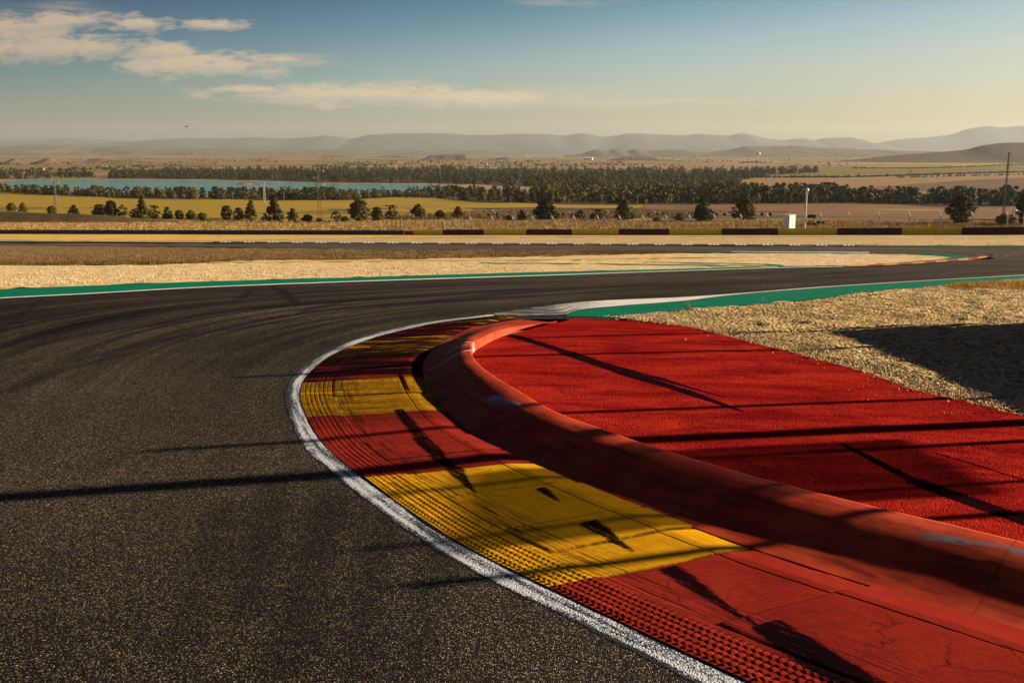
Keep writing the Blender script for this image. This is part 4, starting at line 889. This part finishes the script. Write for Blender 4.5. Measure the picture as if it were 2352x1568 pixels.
gs = scatter_px([(1440,729),(1600,740),(1900,835),(2340,930)], [(1440,728),(1600,712),(1900,690),(2340,645)], 7000)
stones('gravel_stones', np.column_stack([gs, np.full(len(gs), .012)]), 'stones and clods lying all over the gravel bed on the right', .006, .019)
gs = scatter_px([(0,660),(367,646),(784,636),(1218,624)], [(0,613),(367,611),(784,603),(1218,604)], 4200)
stones('gravel_stones', np.column_stack([gs, np.full(len(gs), .02)]), 'scattered stones and clods in the gravel trap beyond the far green band', .012, .036)

# ------------------------------------------------------------------ barriers, fences, poles
RUB = m_plain('black_rubber', (.022, .036, .046), .25, .3, .6, .01); YEL = m_plain('barrier_yellow', (.95, .66, .025), .22, .25, .6, .01, 12); MAR = m_plain('barrier_maroon', (.085, .006, .016), .2, .25, .6, .01, 12)
RED = m_plain('barrier_red', (.34, .045, .02), .2); CONC = m_plain('pale_concrete', (.58, .52, .44), .1, bump=.01, bs=30); DARKP = m_plain('dark_post', (.075, .055, .045), .15)
STEEL = m_plain('galvanised_steel', (.42, .41, .40), .1, .5, .45, metal=.6); WHT = m_plain('white_metal', (.72, .70, .66), .05, .4, .45); WIRE = m_plain('wire', (.20, .18, .16), .1)
GREYS = m_plain('grey_paint', (.30, .31, .31), .08); BLACK = m_plain('black_plastic', (.015, .016, .018), .1); TANW = m_plain('tan_wall', (.50, .36, .23), .1); ROOFM = m_plain('clay_roof', (.30, .15, .09), .15); WALLW = m_plain('white_wall', (.78, .73, .64), .06)
ORG = m_plain('orange_board', (.75, .38, .04), .05); DGREEN = m_plain('dark_green_paint', (.02, .035, .025), .1); MACH = m_plain('machine_yellow', (.62, .40, .03), .1)
def wall_path(us, v=540.6): return p2w([(u, v) for u in us])
def wall_mesh(name, path, h, d, mat, parent, z0=0., front=0., bev=.05, nz=1):
    """upright wall following a path on the land; it faces the camera side; d is its thickness"""
    P = np.asarray(path); t = np.gradient(P, axis=0); t /= np.hypot(*t.T)[:, None]; nr = np.stack([-t[:, 1], t[:, 0]], 1)
    if nr[0] @ P[0] < 0: nr = -nr
    z = G(P[:, 0], P[:, 1]); prof = [(front, z0), (front, h-bev), (front+bev, h), (d-bev, h), (d, h-bev), (d, z0)]
    V = np.stack([np.concatenate([P+nr*o, (z+k)[:, None]], 1) for o, k in prof], 1).reshape(-1, 3); n = len(P); k = len(prof)
    F = [(i*k+j, i*k+j+1, i*k+k+j+1, i*k+k+j) for i in range(n-1) for j in range(k-1)] + [tuple(range(k)), tuple(range((n-1)*k+k-1, (n-1)*k-1, -1))]
    F = [f[::-1] for f in F]
    return mesh(name, V, F, mat, parent, smooth=False)
bu = [949, 1017, 1111, 1208.5, 1313.5, 1421, 1537, 1657, 1787, 1922, 2071, 2208, 2365, 2530]
GB = 'painted tyre barrier blocks behind the far track'
ordn = ['first', 'second', 'third', 'fourth', 'fifth', 'sixth', 'seventh']
extra = ['by the red end block', 'below the gate', '', '', '', '', '', 'left of the cabinet', 'below the cabinet', '', '', '', '']
def vtop(u): return np.interp(u, [900, 949, 1421, 1922, 2208, 2400], [528.3, 528.1, 526, 524.2, 522.6, 520.5])
for i in range(len(bu)-1):
    us = np.linspace(bu[i]+.25, bu[i+1]-.25, 9); pth = wall_path(us); um = us[4]; ym = pth[4][1]; h = (540.6-vtop(um))/FOC*ym*1.0
    yel = i % 2 == 0; k = i//2
    if bu[i] > 2352: continue
    t = thing('barrier_block', (pth[0][0], pth[0][1], float(G(*pth[0]))), '%s barrier block, %s %s block from the left%s' % ('mustard' if yel else 'dark', ordn[k], 'yellow' if yel else 'maroon', (', '+extra[i]) if extra[i] else ''), 'barrier', GB)
    inv = -np.array(t.location)
    for nm, dd, fr, mt, hh in (('painted_belt', .06, 0., YEL if yel else MAR, h), ('tyre_stack', .75, .062, RUB, h*.96)):
        o = wall_mesh(nm, pth, hh, dd, mt, t, 0., fr, .02 if fr == 0 else .08); o.data.transform(__import__('mathutils').Matrix.Translation(Vector(inv)))
us = np.linspace(929, 948, 4); pth = wall_path(us, 540.8)
o = wall_mesh('barrier_block', pth, .80, .75, RED, None, 0., 0., .08); tag(o, 'short faded red end block between the black barrier and the yellow block', 'barrier')
us = np.linspace(-160, 927, 60); pth = p2w(np.stack([us, np.interp(us, [-160, 0, 927], [537.6, 538.2, 540.3])], 1))
tb = thing('tyre_barrier', (pth[30][0], pth[30][1], float(G(*pth[30]))), 'long low black belt-covered tyre barrier with bolts, left of the red block', 'barrier')
MT = __import__('mathutils').Matrix.Translation(-Vector(tb.location))
for nm, hh, dd, fr, mt in (('belt', .78, .05, 0., RUB), ('tyre_stack', .74, .8, .052, BLACK), ('top_strip', .84, .12, -.012, m_plain('strip_grey', (.05, .06, .07)))):
    o = wall_mesh(nm, pth, hh, dd, mt, tb, .785 if nm == 'top_strip' else 0., fr, .02); o.data.transform(MT)
bm_ = MB(); bm_.tube((0, .012, 0), (0, -.03, 0), .05, .04, 8); b0 = None
bp = p2w(np.stack([np.arange(12, 925, 17.3), np.interp(np.arange(12, 925, 17.3), [0, 927], [538.2, 540.3])], 1))
for x, y in bp:
    if b0 is None: b0 = bm_.build('bolt', STEEL, tb); o = b0
    else: o = b0.copy(); COL.objects.link(o); o.parent = tb
    o.location = (x-tb.location.x, y-.015-tb.location.y, float(G(x, y))+.42-tb.location.z)

# fence of white posts with angled tops behind the blocks
pu = [784.3+c*.3335 for c in (897, 1045, 1187, 1322, 1458, 1608, 1770, 1920, 2080, 2240)] + [1568.5+c*.3332 for c in (50, 222, 402, 582, 948, 1143, 1348, 1557, 1768, 1990, 2228)]
pf = p2w([(u, 537.6) for u in pu]); pf[:, 1] += 0; ftop = np.interp(pu, [1080, 1568, 1700, 1920, 2200, 2320], [498.5, 494.5, 492.5, 488.5, 487, 487])
fen = thing('security_fence', (pf[0][0], pf[0][1], float(G(*pf[0]))), 'wire fence on white concrete posts with angled tops, right behind the painted barrier', 'fence')
fl = Vector(fen.location); post0 = None; heads = []
for (x, y), vt in zip(pf, ftop):
    z = float(G(x, y)); h = zrow(vt, y)-z
    if post0 is None:
        m = MB(); m.box((0, 0, .41), (.19, .19, .82), .015); m.add(*(lambda b: (b.v, b.f))(MB()))
        q = [(0, 0, .81), (-.33, -.04, 1.0)]; m.tube(q[0], q[1], .095, .07, 6); post0 = m.build('post', CONC, fen); o = post0
    else: o = post0.copy(); COL.objects.link(o); o.parent = fen
    o.location = Vector((x, y, z))-fl; o.scale = (1, 1, h); heads.append((x, y, z, h))
def wires(name, pts, fr, rad, mat, parent, base):
    m = MB()
    for f in fr:
        for a, b in zip(pts[:-1], pts[1:]): m.tube(Vector((a[0], a[1]+.08, a[2]+a[3]*f))-base, Vector((b[0], b[1]+.08, b[2]+b[3]*f))-base, rad, rad, 3, False)
    return m.build(name, mat, parent)
x0, y0 = p2w([(784.3+695*.3335, 537.6)])[0]; h0 = [(x0, y0, float(G(x0, y0)), 2.75)]
for k, f in enumerate((.28, .48, .68, .80, .93)): wires('wire', h0+heads, (f,), .011, WIRE, fen, fl)
# braced gate posts at the left end of it
gp = thing('gate', at(784.3+765*.3335, 537.6), 'grey steel gate posts with diagonal braces at the left end of the white-post fence', 'gate'); gl = Vector(gp.location)
def gpt(c, v, yy): u, vv = c2(c, v); return Vector((xcol(u, yy, vv), yy, zrow(vv, yy)))-gl
yg = gl.y
for a, b, nm in (((695, 765), (693, 652), 'post'), ((725, 765), (697, 672), 'brace'), ((766, 765), (763, 650), 'post'), ((800, 728), (760, 655), 'brace'), ((800, 728), (832, 655), 'brace'), ((832, 765), (829, 650), 'post')):
    m = MB(); m.tube(gpt(*a, yg), gpt(*b, yg), .075, .07, 7); m.build(nm, GREYS, gp)
# older dark fence farther back
wf = thing('wire_fence', at(784.3+430*.3335, 524.5), 'old wire fence on thin dark posts in the tall grass', 'fence'); wl = Vector(wf.location)
dk = [(c2, c, t) for c, t in ((220, 655), (290, 640), (315, 645), (405, 632), (430, 640), (575, 640), (660, 648), (850, 632), (940, 650), (1130, 660), (1240, 655), (1355, 655), (1578, 655), (1685, 660), (1808, 668), (1900, 655), (2003, 660), (2110, 660))] + [(c3, 8, 650), (c3, 128, 662), (c3, 535, 660), (c3, 770, 660), (c3, 1065, 665), (c3, 1290, 660)]
dh = []
for cf, c, t in dk:
    u, vt = cf(c, t); p = at(u, 524.5); h = zrow(vt, p.y)-p.z; m = MB(); m.tube((0, 0, -.05), (rng.normal(0, .03), 0, h), .055, .045, 6); o = m.build('post', DARKP, wf); o.location = p-wl; dh.append((p.x, p.y, p.z, h))
for f in (.3, .55, .8, .96): wires('wire', dh, (f,), .008, WIRE, wf, wl)
for c, d in ((220, 30), (1808, 34), (1808, -34)):
    u, vt = c2(c, 665); p = at(u, 524.5); u2, _ = c2(c+d, 665); p2 = at(u2, 524.5); m = MB(); m.tube((0, 0, zrow(vt, p.y)-p.z), p2-p, .035, .035, 5); o = m.build('brace', DARKP, wf); o.location = p-wl
fr = thing('gate', at(784.3+360*.3335, 525.5), 'narrow dark metal gate frame in the old wire fence', 'gate'); yg = fr.location.y; gl = Vector(fr.location)
for a, b, nm in (((345, 727), (345, 650), 'post'), ((376, 727), (376, 650), 'post'), ((345, 668), (376, 668), 'crossbar'), ((345, 712), (376, 712), 'crossbar')):
    m = MB(); m.tube(gpt(*a, yg), gpt(*b, yg), .06, .06, 6); m.build(nm, DARKP, fr)
# small white sign in front of the loose pine
s_ = thing('sign', at(784.3+485*.3335, 526), 'small white sign on a thin pole in front of the loose pine', 'sign'); gl = Vector(s_.location); yg = gl.y
m = MB(); m.tube((0, 0, 0), gpt(486, 640, yg), .04, .035, 6); m.build('pole', DARKP, s_); m = MB(); q = gpt(497, 639, yg); m.box(q+Vector((0, -.05, 0)), (.36, .05, .62), .02); m.build('panel', WHT, s_)

# mast with a ball-shaped camera, cabinet and machine
yc = at(1847.7, 537.).y
mt_ = thing('camera_mast', at(1847.7, 537.), 'tall grey mast with a white ball camera on top right of the white cabinet', 'mast'); gl = Vector(mt_.location); yg = gl.y
def g3(c, v, yy): u, vv = c3(c, v); return Vector((xcol(u, yy, vv), yy, zrow(vv, yy)))-gl
hp = g3(838, 492, yg).z; m = MB(); m.tube((0, 0, 0), (0, 0, hp), .14, .12, 10); m.tube((0, 0, 0), (0, 0, .12), .3, .3, 10); m.build('pole', STEEL, mt_)
m = MB(); m.box((-.02, 0, hp+.2), (.42, .34, .42), .04); m.build('camera_housing', WHT, mt_)
m = MB(); m.ball((.05, 0, hp+.72), .31, 12, 8); m.build('camera_ball', WHT, mt_)
q = g3(848, 667, yg); m = MB(); m.box((q.x+.05, -.12, q.z), (.42, .3, .78), .03); m.build('control_box', WHT, mt_)
cb = thing('cabinet', at(1812, 536.6), 'white equipment cabinet with a sunlit right side behind the yellow barrier block', 'cabinet', rz=R(38)); gl = Vector(cb.location)
hc = zrow(493, gl.y)-gl.z; m = MB(); m.box((0, 0, hc/2), (1.62, 1.05, hc-.1), .03); m.build('body', WHT, cb)
m = MB(); m.box((0, 0, hc-.02), (1.76, 1.2, .10), .03); m.build('roof', WHT, cb); m = MB(); m.box((-.38, -.54, hc/2), (.74, .03, hc*.86), .01); m.build('door', WHT, cb); m = MB(); m.box((.40, -.54, hc/2), (.74, .03, hc*.86), .01); m.build('door', WHT, cb)
m = MB(); m.box((0, 0, .04), (1.7, 1.12, .12)); m.build('plinth', GREYS, cb)
tr = thing('work_machine', at(1862, 519.5), 'small yellow machine with a dark canopy beside the camera mast', 'machine', rz=R(-8)); gl = Vector(tr.location); k = gl.y/2287.
m = MB(); m.box((0, 0, .78), (1.15, .9, .75), .08); m.build('body', MACH, tr); m = MB(); m.box((.1, 0, 1.85), (1.35, 1.1, .62), .1); m.build('canopy', DGREEN, tr)
for sx in (-.5, .6):
    for sy in (-.4, .4): m = MB(); m.tube((sx, sy, 1.1), (sx, sy, 1.6), .04, .04, 5); m.build('canopy_post', BLACK, tr)
for sx in (-.5, .6):
    for sy in (-.52, .52): m = MB(); m.tube((sx, sy-.12, .36), (sx, sy+.12, .36), .36, .36, 14); m.build('wheel', RUB, tr)
m = MB(); m.box((1.75, 0, .72), (1.3, .9, .55), .16); m.tube((1.2, -.45, .3), (1.2, .45, .3), .12, .12, 8); m.build('bucket', BLACK, tr)
fl_ = thing('floodlight', at(2322, 533), 'small white floodlight on a dark pole near the right pylon', 'lamp'); gl = Vector(fl_.location); yg = gl.y
h_ = zrow(484, yg)-gl.z; m = MB(); m.tube((0, 0, 0), (0, 0, h_), .06, .05, 7); m.build('pole', DARKP, fl_); m = MB(); m.ball((.28, -.1, h_+.05), .27, 10, 6, .55); m.tube((0, 0, h_), (.28, -.1, h_+.05), .04, .04, 5); m.build('lamp_head', WHT, fl_)
lp = thing('post', at(2349, 536.5), 'tall pale steel post cut by the right edge behind the maroon block', 'post'); gl = Vector(lp.location); m = MB(); m.tube((0, 0, 0), (0, 0, zrow(469, gl.y)-gl.z), .12, .1, 8); m.build('shaft', CONC, lp); m = MB(); m.box((0, 0, .05), (.4, .4, .1), .02); m.build('base_plate', STEEL, lp)

# lattice pylons
def pylon(u, vb, vt, w, label, mat, arms=3, thick=1.):
    p = at(u, vb); h = zrow(vt, p.y)-p.z; t = thing('lattice_pylon', p, label, 'pylon', 'lattice pylons of the power line', rng.uniform(-.3, .3)); m = MB(); r_ = .036*thick*max(1, p.y/230); n = max(5, int(h/1.55))
    def wq(z): return w*(1-.62*z/h)/2
    cs = ((-1, -1), (1, -1), (1, 1), (-1, 1))
    for i in range(n):
        z0, z1 = h*i/n, h*(i+1)/n
        for k in range(4):
            a, b = cs[k], cs[(k+1) % 4]
            m.tube((a[0]*wq(z0), a[1]*wq(z0), z0), (a[0]*wq(z1), a[1]*wq(z1), z1), r_, r_, 4, False)
            m.tube((a[0]*wq(z0), a[1]*wq(z0), z0), (b[0]*wq(z1), b[1]*wq(z1), z1), r_*.6, r_*.6, 3, False)
            m.tube((b[0]*wq(z0), b[1]*wq(z0), z0), (a[0]*wq(z1), a[1]*wq(z1), z1), r_*.6, r_*.6, 3, False)
    m.build('lattice_mast', mat, t)
    for k, (zz, sd_, L) in enumerate(((.985, 1, 1.25), (.86, -1, 1.15), (.74, 1, 1.3))[:arms]):
        m = MB(); m.tube((0, 0, h*zz), (sd_*L, 0, h*zz+.05), r_*1.2, r_*.8, 5); m.tube((0, 0, h*zz-.35), (sd_*L, 0, h*zz+.03), r_*.7, r_*.6, 4); o = m.build('crossarm', mat, t)
        m = MB(); m.tube((sd_*L*.95, 0, h*zz+.02), (sd_*L*.95, 0, h*zz-.4), .05, .07, 6); m.build('insulator', WHT, o)
PYL = m_plain('pylon_steel', (.24, .225, .20), .1, .4, .5)
pylon(735, 511, 390, .95, 'tall pale lattice pylon, the most prominent one, in front of the lake', m_plain('pylon_pale', (.50, .47, .41), .1), 3, 1.2)
pylon(129.5, 492, 416.5, .8, 'slightly leaning short lattice pylon on the far left by the small pine', PYL, 2)
pylon(608, 469, 415, .9, 'lattice pylon partly behind the largest conical pine, seen against the lake', PYL, 2)
pylon(2305, 492, 350, .55, 'tall grey lattice pylon near the right edge', m_plain('pylon_grey', (.24, .22, .21), .1), 1)
pylon(177.5, 395, 376.5, 3.0, 'tiny distant lattice pylon, left one beyond the lake', PYL, 2); pylon(233.5, 386, 374.5, 2.6, 'tiny distant lattice pylon, right one beyond the lake', PYL, 2)
pylon(1448, 369, 357, 3.2, 'tiny distant mast on the plain right of the white hangar', PYL, 2)
GP = 'power poles along the tree line'
pol = [(9, 452, 472), (135, 449, 467), (252, 440, 457.5), (353, 435, 456), (535, 439, 459.5), (652, 440, 461), (946, 440, 452), (1046, 440, 463), (1172, 451, 467.5), (1307, 449, 468), (1381, 448, 468.5), (1464, 450, 471), (1732, 453, 470), (1876, 452, 469)]
pp = None
names14 = ['leftmost', 'second', 'third', 'fourth', 'fifth', 'sixth', 'seventh', 'eighth', 'ninth', 'tenth', 'eleventh', 'twelfth', 'thirteenth', 'rightmost']
POLEM = m_plain('pole_wood', (.22, .17, .12), .15)
for i, (u, vt, vb) in enumerate(pol):
    p = at(u, vb); h = zrow(vt, p.y)-p.z
    lab = 'slim power pole by the trees, %s of fourteen poles%s' % (names14[i] + ('' if i in (0, 13) else ' from left'), ', on the knoll' if i == 6 else '')
    if pp is None:
        t = thing('power_pole', p, lab, 'pole', GP); m = MB(); m.tube((0, 0, 0), (0, 0, 1), .16, .11, 7); m.build('pole', POLEM, t); m = MB(); m.box((0, 0, .95), (1.3, .12, .022)); c_ = m.build('crossarm', POLEM, t)
        for q in (-.55, 0, .55): m = MB(); m.tube((q, 0, .955), (q, 0, 1.0), .06, .04, 6); m.build('insulator', WHT, c_)
        pp = t
    else:
        t = copy_tree(pp); t.location = p; t['label'] = lab
    t.scale = (1, 1, h); t.rotation_euler = (0, 0, rng.uniform(-.5, .5))
# irrigation boom over the scrub
ib = thing('irrigation_boom', (xcol(1300, 262), 262, float(G(xcol(1300, 262), 262))), 'long thin irrigation boom on wheeled towers crossing the fields', 'irrigation machine'); gl = Vector(ib.location)
bp = [(1084, 481), (1130, 479.5), (1218, 477.5), (1304, 482), (1418, 478.5), (1500, 482), (1568, 484), (1655, 485), (1760, 486), (1810, 486.5)]
Pb = [Vector((xcol(u, 262, v), 262, zrow(v, 262)))-gl for u, v in bp]; m = MB()
for a, b in zip(Pb[:-1], Pb[1:]): m.tube(a, b, .09, .09, 6, False); m.tube(a-Vector((0, 0, .0)), a.lerp(b, .5)-Vector((0, 0, .45)), .03, .03, 4, False); m.tube(a.lerp(b, .5)-Vector((0, 0, .45)), b, .03, .03, 4, False)
m.build('water_pipe', STEEL, ib)
for i in (1, 3, 5, 7, 8):
    q = Pb[i]; wx_, wy2 = q.x+gl.x, q.y+gl.y; zg = float(G(wx_, wy2))-gl.z; m = MB()
    for s1 in (-1, 1): m.tube(q, (q.x+s1*1.1, q.y, zg+.4), .05, .05, 5); m.tube(q, (q.x+s1*.3, q.y, zg+.6), .03, .03, 4)
    m.tube((q.x-1.1, q.y, zg+.4), (q.x+1.1, q.y, zg+.4), .05, .05, 5); o = m.build('tower', STEEL, ib)
    for s1 in (-1, 1): m = MB(); m.tube((q.x+s1*1.1, q.y-.1, zg+.4), (q.x+s1*1.1, q.y+.1, zg+.4), .4, .4, 12); m.build('wheel', RUB, o)
# far boards
for u, v0, v1, w_, mt, lab in ((1744, 395, 404.5, 4.4, WHT, 'small white board beside the country road near the grove'), (2091, 389.7, 401.5, 5.4, WHT, 'white board standing along the country road on the right slope'), (1972.6, 398, 404.5, 4.4, ORG, 'small orange board by the country road')):
    p = at(u, v1); t = thing('roadside_board', p, lab, 'sign'); k = p.y/FOC; h = (v1-v0)*k; m = MB(); m.box((0, 0, h*.62), (w_*k, .25, h*.76), .05); m.build('panel', mt, t)
    for s1 in (-.3, .3): m = MB(); m.tube((s1*w_*k, .2, 0), (s1*w_*k, .2, h*.5), .12, .12, 6); m.build('post', GREYS, t)
# far buildings
def house(u0, u1, vt, vb, label, wall, roof, ratio=.5, pitch=.28, name='building'):
    p = at((u0+u1)/2, vb); k = p.y/FOC; w_ = (u1-u0)*k; h = (vb-vt)*k; t = thing(name, p, label, 'building', None, rng.uniform(-.35, .1)); d = w_*ratio; hw = h*(1-pitch)
    m = MB(); m.box((0, 0, hw/2-.3), (w_, d, hw+.6)); m.build('wall', wall, t)
    m = MB(); e = .04*w_; m.add([(-w_/2-e, -d/2-e, hw), (w_/2+e, -d/2-e, hw), (w_/2+e, d/2+e, hw), (-w_/2-e, d/2+e, hw), (-w_/2-e, 0, h), (w_/2+e, 0, h)], [(0, 1, 5, 4), (2, 3, 4, 5), (0, 4, 3), (1, 2, 5), (3, 2, 1, 0)]); m.build('roof', roof, t)
    m = MB(); m.box((w_*.2, -d/2-.05, hw*.35), (w_*.14, .15, hw*.7)); m.build('door', GREYS, t)
    for q in (-.3, -.05): m = MB(); m.box((w_*q, -d/2-.05, hw*.55), (w_*.1, .15, hw*.3)); m.build('window', BLACK, t)
    return t
house(1341, 1361, 361.5, 367.3, 'large white hangar on the distant plain', WALLW, WALLW, .6, .3); house(1206, 1216, 359.8, 362.6, 'tiny white farm building on the plain left of the hangar', WALLW, WALLW)
house(1288, 1311, 368.6, 371.6, 'long low pale shed below the white hangar', WALLW, GREYS, .3, .25); house(1104, 1110, 373, 377.2, 'small house with clay roof left of centre beyond the wood', TANW, ROOFM); house(1111, 1119, 374, 377.2, 'low white outbuilding right beside the small clay-roofed house', WALLW, ROOFM)
house(1160, 1176, 373.6, 375.8, 'long low grey shed beyond the wood', GREYS, GREYS, .3); house(1734, 1742, 368.8, 375.2, 'brown farmhouse under the water tower', TANW, ROOFM); house(1700, 1711, 371.8, 375.4, 'low brown barn left of the water tower', TANW, ROOFM, .4)
house(1773, 1779, 366.6, 369.6, 'tiny white hut right of the water tower', WALLW, WALLW); house(1952, 1958, 358.6, 361.8, 'small bright white building at the foot of the dark hill', WALLW, WALLW); house(1917, 1923, 361, 363.2, 'tiny white building left of the dark hill', WALLW, WALLW)
house(89, 101, 385, 391, 'tan farmhouse beyond the left end of the lake', TANW, ROOFM); house(240, 246, 380.5, 384.6, 'small white house beyond the lake right of the tiny pylons', WALLW, ROOFM); house(286, 291, 379.5, 382.6, 'tiny pale house beyond the lake', TANW, ROOFM)
wt_ = thing('water_tower', at(1741.5, 376), 'thin water tower with a white tank above the farmhouse', 'tower'); k = wt_.location.y/FOC; h_ = 24*k
m = MB(); m.tube((0, 0, 0), (0, 0, h_*.9), .9, .7, 8); m.build('shaft', CONC, wt_); m = MB(); m.ball((0, 0, h_*.93), 4.6, 12, 8, .7); m.build('tank', WHT, wt_)
# bird
bd = thing('bird', (xcol(428, 90, 291), 90, zrow(291, 90)), 'small dark bird flying above the left hills', 'bird', None, .4); m = MB()
m.ball((0, 0, 0), .05, 8, 6, .8); m.tube((-.05, 0, 0), (-.13, 0, .0), .03, .015, 6); m.tube((.05, 0, .01), (.13, 0, .03), .045, .03, 6)
m.add([(-.05, .03, .02), (.06, .03, .02), (.02, .1, .06), (-.04, .1, .06), (-.07, .18, .03)], [(0, 1, 2, 3), (3, 2, 4)]); m.add([(-.05, -.03, .02), (.06, -.03, .02), (.02, -.1, .06), (-.04, -.1, .06), (-.07, -.18, .03)], [(3, 2, 1, 0), (4, 2, 3)])
m.build('body', BLACK, bd)

# dashed white-and-green outer kerb of the far road, red/yellow kerb at the hairpin
dk_ = thing('kerb', at(1100, 562), 'low kerb with white dashes along the outer edge of the far road', 'kerb'); kl = Vector(dk_.location)
us = []; u = 505.
while u < 1985:
    us.append((u, u+7.5)); us.append((u+10, u+17.)); us.append((u+19.5, u+25.)); u += 55 if u < 900 else 62
lo = lambda u: np.interp(u, [480, 784, 1184, 1568, 1985], [557.6, 559.6, 562.6, 565.0, 567.0])
def kpiece(u0, u1, a, b, z, name, mat, parent, base, n=6):
    A = pxcurve([(u0, lo(u0)+a), ((u0+u1)/2, lo((u0+u1)/2)+a), (u1, lo(u1)+a)], n); B = pxcurve([(u0, lo(u0)+b), ((u0+u1)/2, lo((u0+u1)/2)+b), (u1, lo(u1)+b)], n)
    P = loft(A, B, 3); V = np.stack([P[..., 0], P[..., 1], G(P[..., 0], P[..., 1])+z*np.array([.6, 1, .9])[None, :]], -1).reshape(-1, 3)-np.array(base)
    return mesh(name, V, upfix(V, gridf(n, 3)), mat, parent)
kpiece(490, 1985, 0, -1.7, .13, 'base', m_plain('kerb_teal', (.03, .10, .085), .2), dk_, kl, 160)
for a, b in us: kpiece(a, b, .1, -1.3, .15, 'white_dash', WHT, dk_, kl)
hk = thing('kerb', at(2100, 607), 'red and yellow striped kerb around the inside of the far hairpin', 'kerb'); kl = Vector(hk.location)
hl = [(1945, 614.8), (2000, 613.2), (2060, 610.5), (2130, 606.2), (2200, 601), (2240, 597.5), (2268, 592.6)]; hu = [(1945, 613.4), (2000, 611.4), (2060, 608.8), (2130, 604), (2200, 597.6), (2240, 593.4), (2268, 591)]
A, B = pxcurve(hl, 200), pxcurve(hu, 200); ks = [0, 30, 52, 72, 92, 110, 126, 142, 158, 172, 186, 199]
HY = m_plain('far_kerb_yellow', (.55, .27, .03), .3); HR = m_plain('far_kerb_red', (.34, .05, .025), .3)
for i in range(len(ks)-1):
    P = loft(A[ks[i]:ks[i+1]+1], B[ks[i]:ks[i+1]+1], 5); n = P.shape[0]; V = np.stack([P[..., 0], P[..., 1], G(P[..., 0], P[..., 1])+.05+np.array([0, .01, .02, .03, .03])[None, :]], -1).reshape(-1, 3)-np.array(kl)
    mesh('painted_block', V, upfix(V, gridf(n, 5)), HY if i % 2 == 0 else HR, hk)

# ------------------------------------------------------------------ safety barrier and fence to the right of the bend (they throw the long shadows)
XB = 10.2; th = math.tan(SUN_EL); tz = math.tan(SUN_AZ)
def base_for(px, py): return py + (XB-px)/tz, (XB-px)/math.sin(SUN_AZ)*th     # foot (y) and height of a post whose shadow ends there
sb = thing('safety_barrier', (XB+.3, 5, float(G(XB, 5))), 'low concrete safety barrier right of the bend', 'barrier'); m = MB()
for y0, y1 in ((-9.9, -5.2), (-5.1, -.4), (-.3, 4.4), (4.5, 9.2), (9.3, 15.5)):
    c_ = (y0+y1)/2-5; L = y1-y0; m = MB(); P = [(-.3, 0), (-.3, .15), (-.16, .45), (-.11, 1.5), (.11, 1.5), (.16, .45), (.3, .15), (.3, 0)]
    m.add([(a, c_+e*L/2, b) for e in (-1, 1) for a, b in P], [(i, i+1, 9+i, 8+i)[::-1] for i in range(7)]+[tuple(range(8)), tuple(range(15, 7, -1))]); m.build('segment', CONC, sb)
cf = thing('debris_fence', (XB, 5, float(G(XB, 5))), 'tall steel post and cable debris fence right of the bend', 'fence'); cz = float(G(XB, 5)); pts = []
for px, py, hx in ((-.10, 13.3, None), (-3.16, 11.1, None), (-3.28, 8.14, None), (1.9, 7.72, None), (-.9, 5.42, None), (2.2, 3.4, None), (-1, .5, None), (-1, -2.5, None)):
    yb, hb = base_for(px, py); m = MB(); m.tube((.6, yb-5, -.1), (.6, yb-5, hb+.10), .055, .05, 8); m.build('post', STEEL, cf); pts.append((yb, hb))
pts.sort()
for f in (1.75, 2.15, 2.6): 
    m = MB(); m.tube((.6, pts[0][0]-5, f), (.6, pts[-1][0]-5, f), .004, .004, 4); m.build('cable', STEEL, cf)
NET = bpy.data.materials.new('shade_net'); NET.use_nodes = True; nt_ = NET.node_tree
mx = nd(nt_, 'ShaderNodeMixShader', {'Fac': .58}); nt_.links.new(nd(nt_, 'ShaderNodeBsdfTransparent').outputs[0], mx.inputs[1]); nt_.links.new(nt_.nodes['Principled BSDF'].outputs[0], mx.inputs[2]); nt_.links.new(mx.outputs[0], nt_.nodes['Material Output'].inputs[0]); nt_.nodes['Principled BSDF'].inputs['Base Color'].default_value = (.03, .05, .04, 1)
bo = thing('shade_net', (XB+.9, 9.2, float(G(XB, 9.2))), 'dark green shade net stretched between two posts behind the safety barrier', 'net'); m = MB(); m.box((0, 0, 2.72), (.02, 1.5, 1.00), .005); m.build('net', NET, bo)
for q in (-.5, .5): m = MB(); m.tube((.08, q, 0), (.08, q, 3.4), .035, .035, 7); m.build('post', STEEL, bo)
tw = thing('light_column', (XB+1.6, 10.45, float(G(XB, 10))), 'thick steel column behind the safety barrier', 'column'); m = MB(); m.tube((0, 0, 0), (0, 0, 5.4), .13, .11, 12); m.build('shaft', STEEL, tw); m = MB(); m.box((0, 0, .05), (.5, .5, .1), .02); m.build('base_plate', STEEL, tw)

# ------------------------------------------------------------------ the air
hm = bpy.data.materials.new('haze_air'); hm.use_nodes = True; ht = hm.node_tree; ht.nodes.remove(ht.nodes['Principled BSDF'])
pv = nd(ht, 'ShaderNodeVolumePrincipled', {'Color': HAZE_COL, 'Density': HAZE, 'Anisotropy': HAZE_G}); ht.links.new(pv.outputs[0], ht.nodes['Material Output'].inputs['Volume'])
m = MB(); m.box((0, 6900, 154), (36000, 14600, 370)); o = m.build('haze', hm); tag(o, 'pale warm haze over the whole plain', 'haze', None, 'stuff')
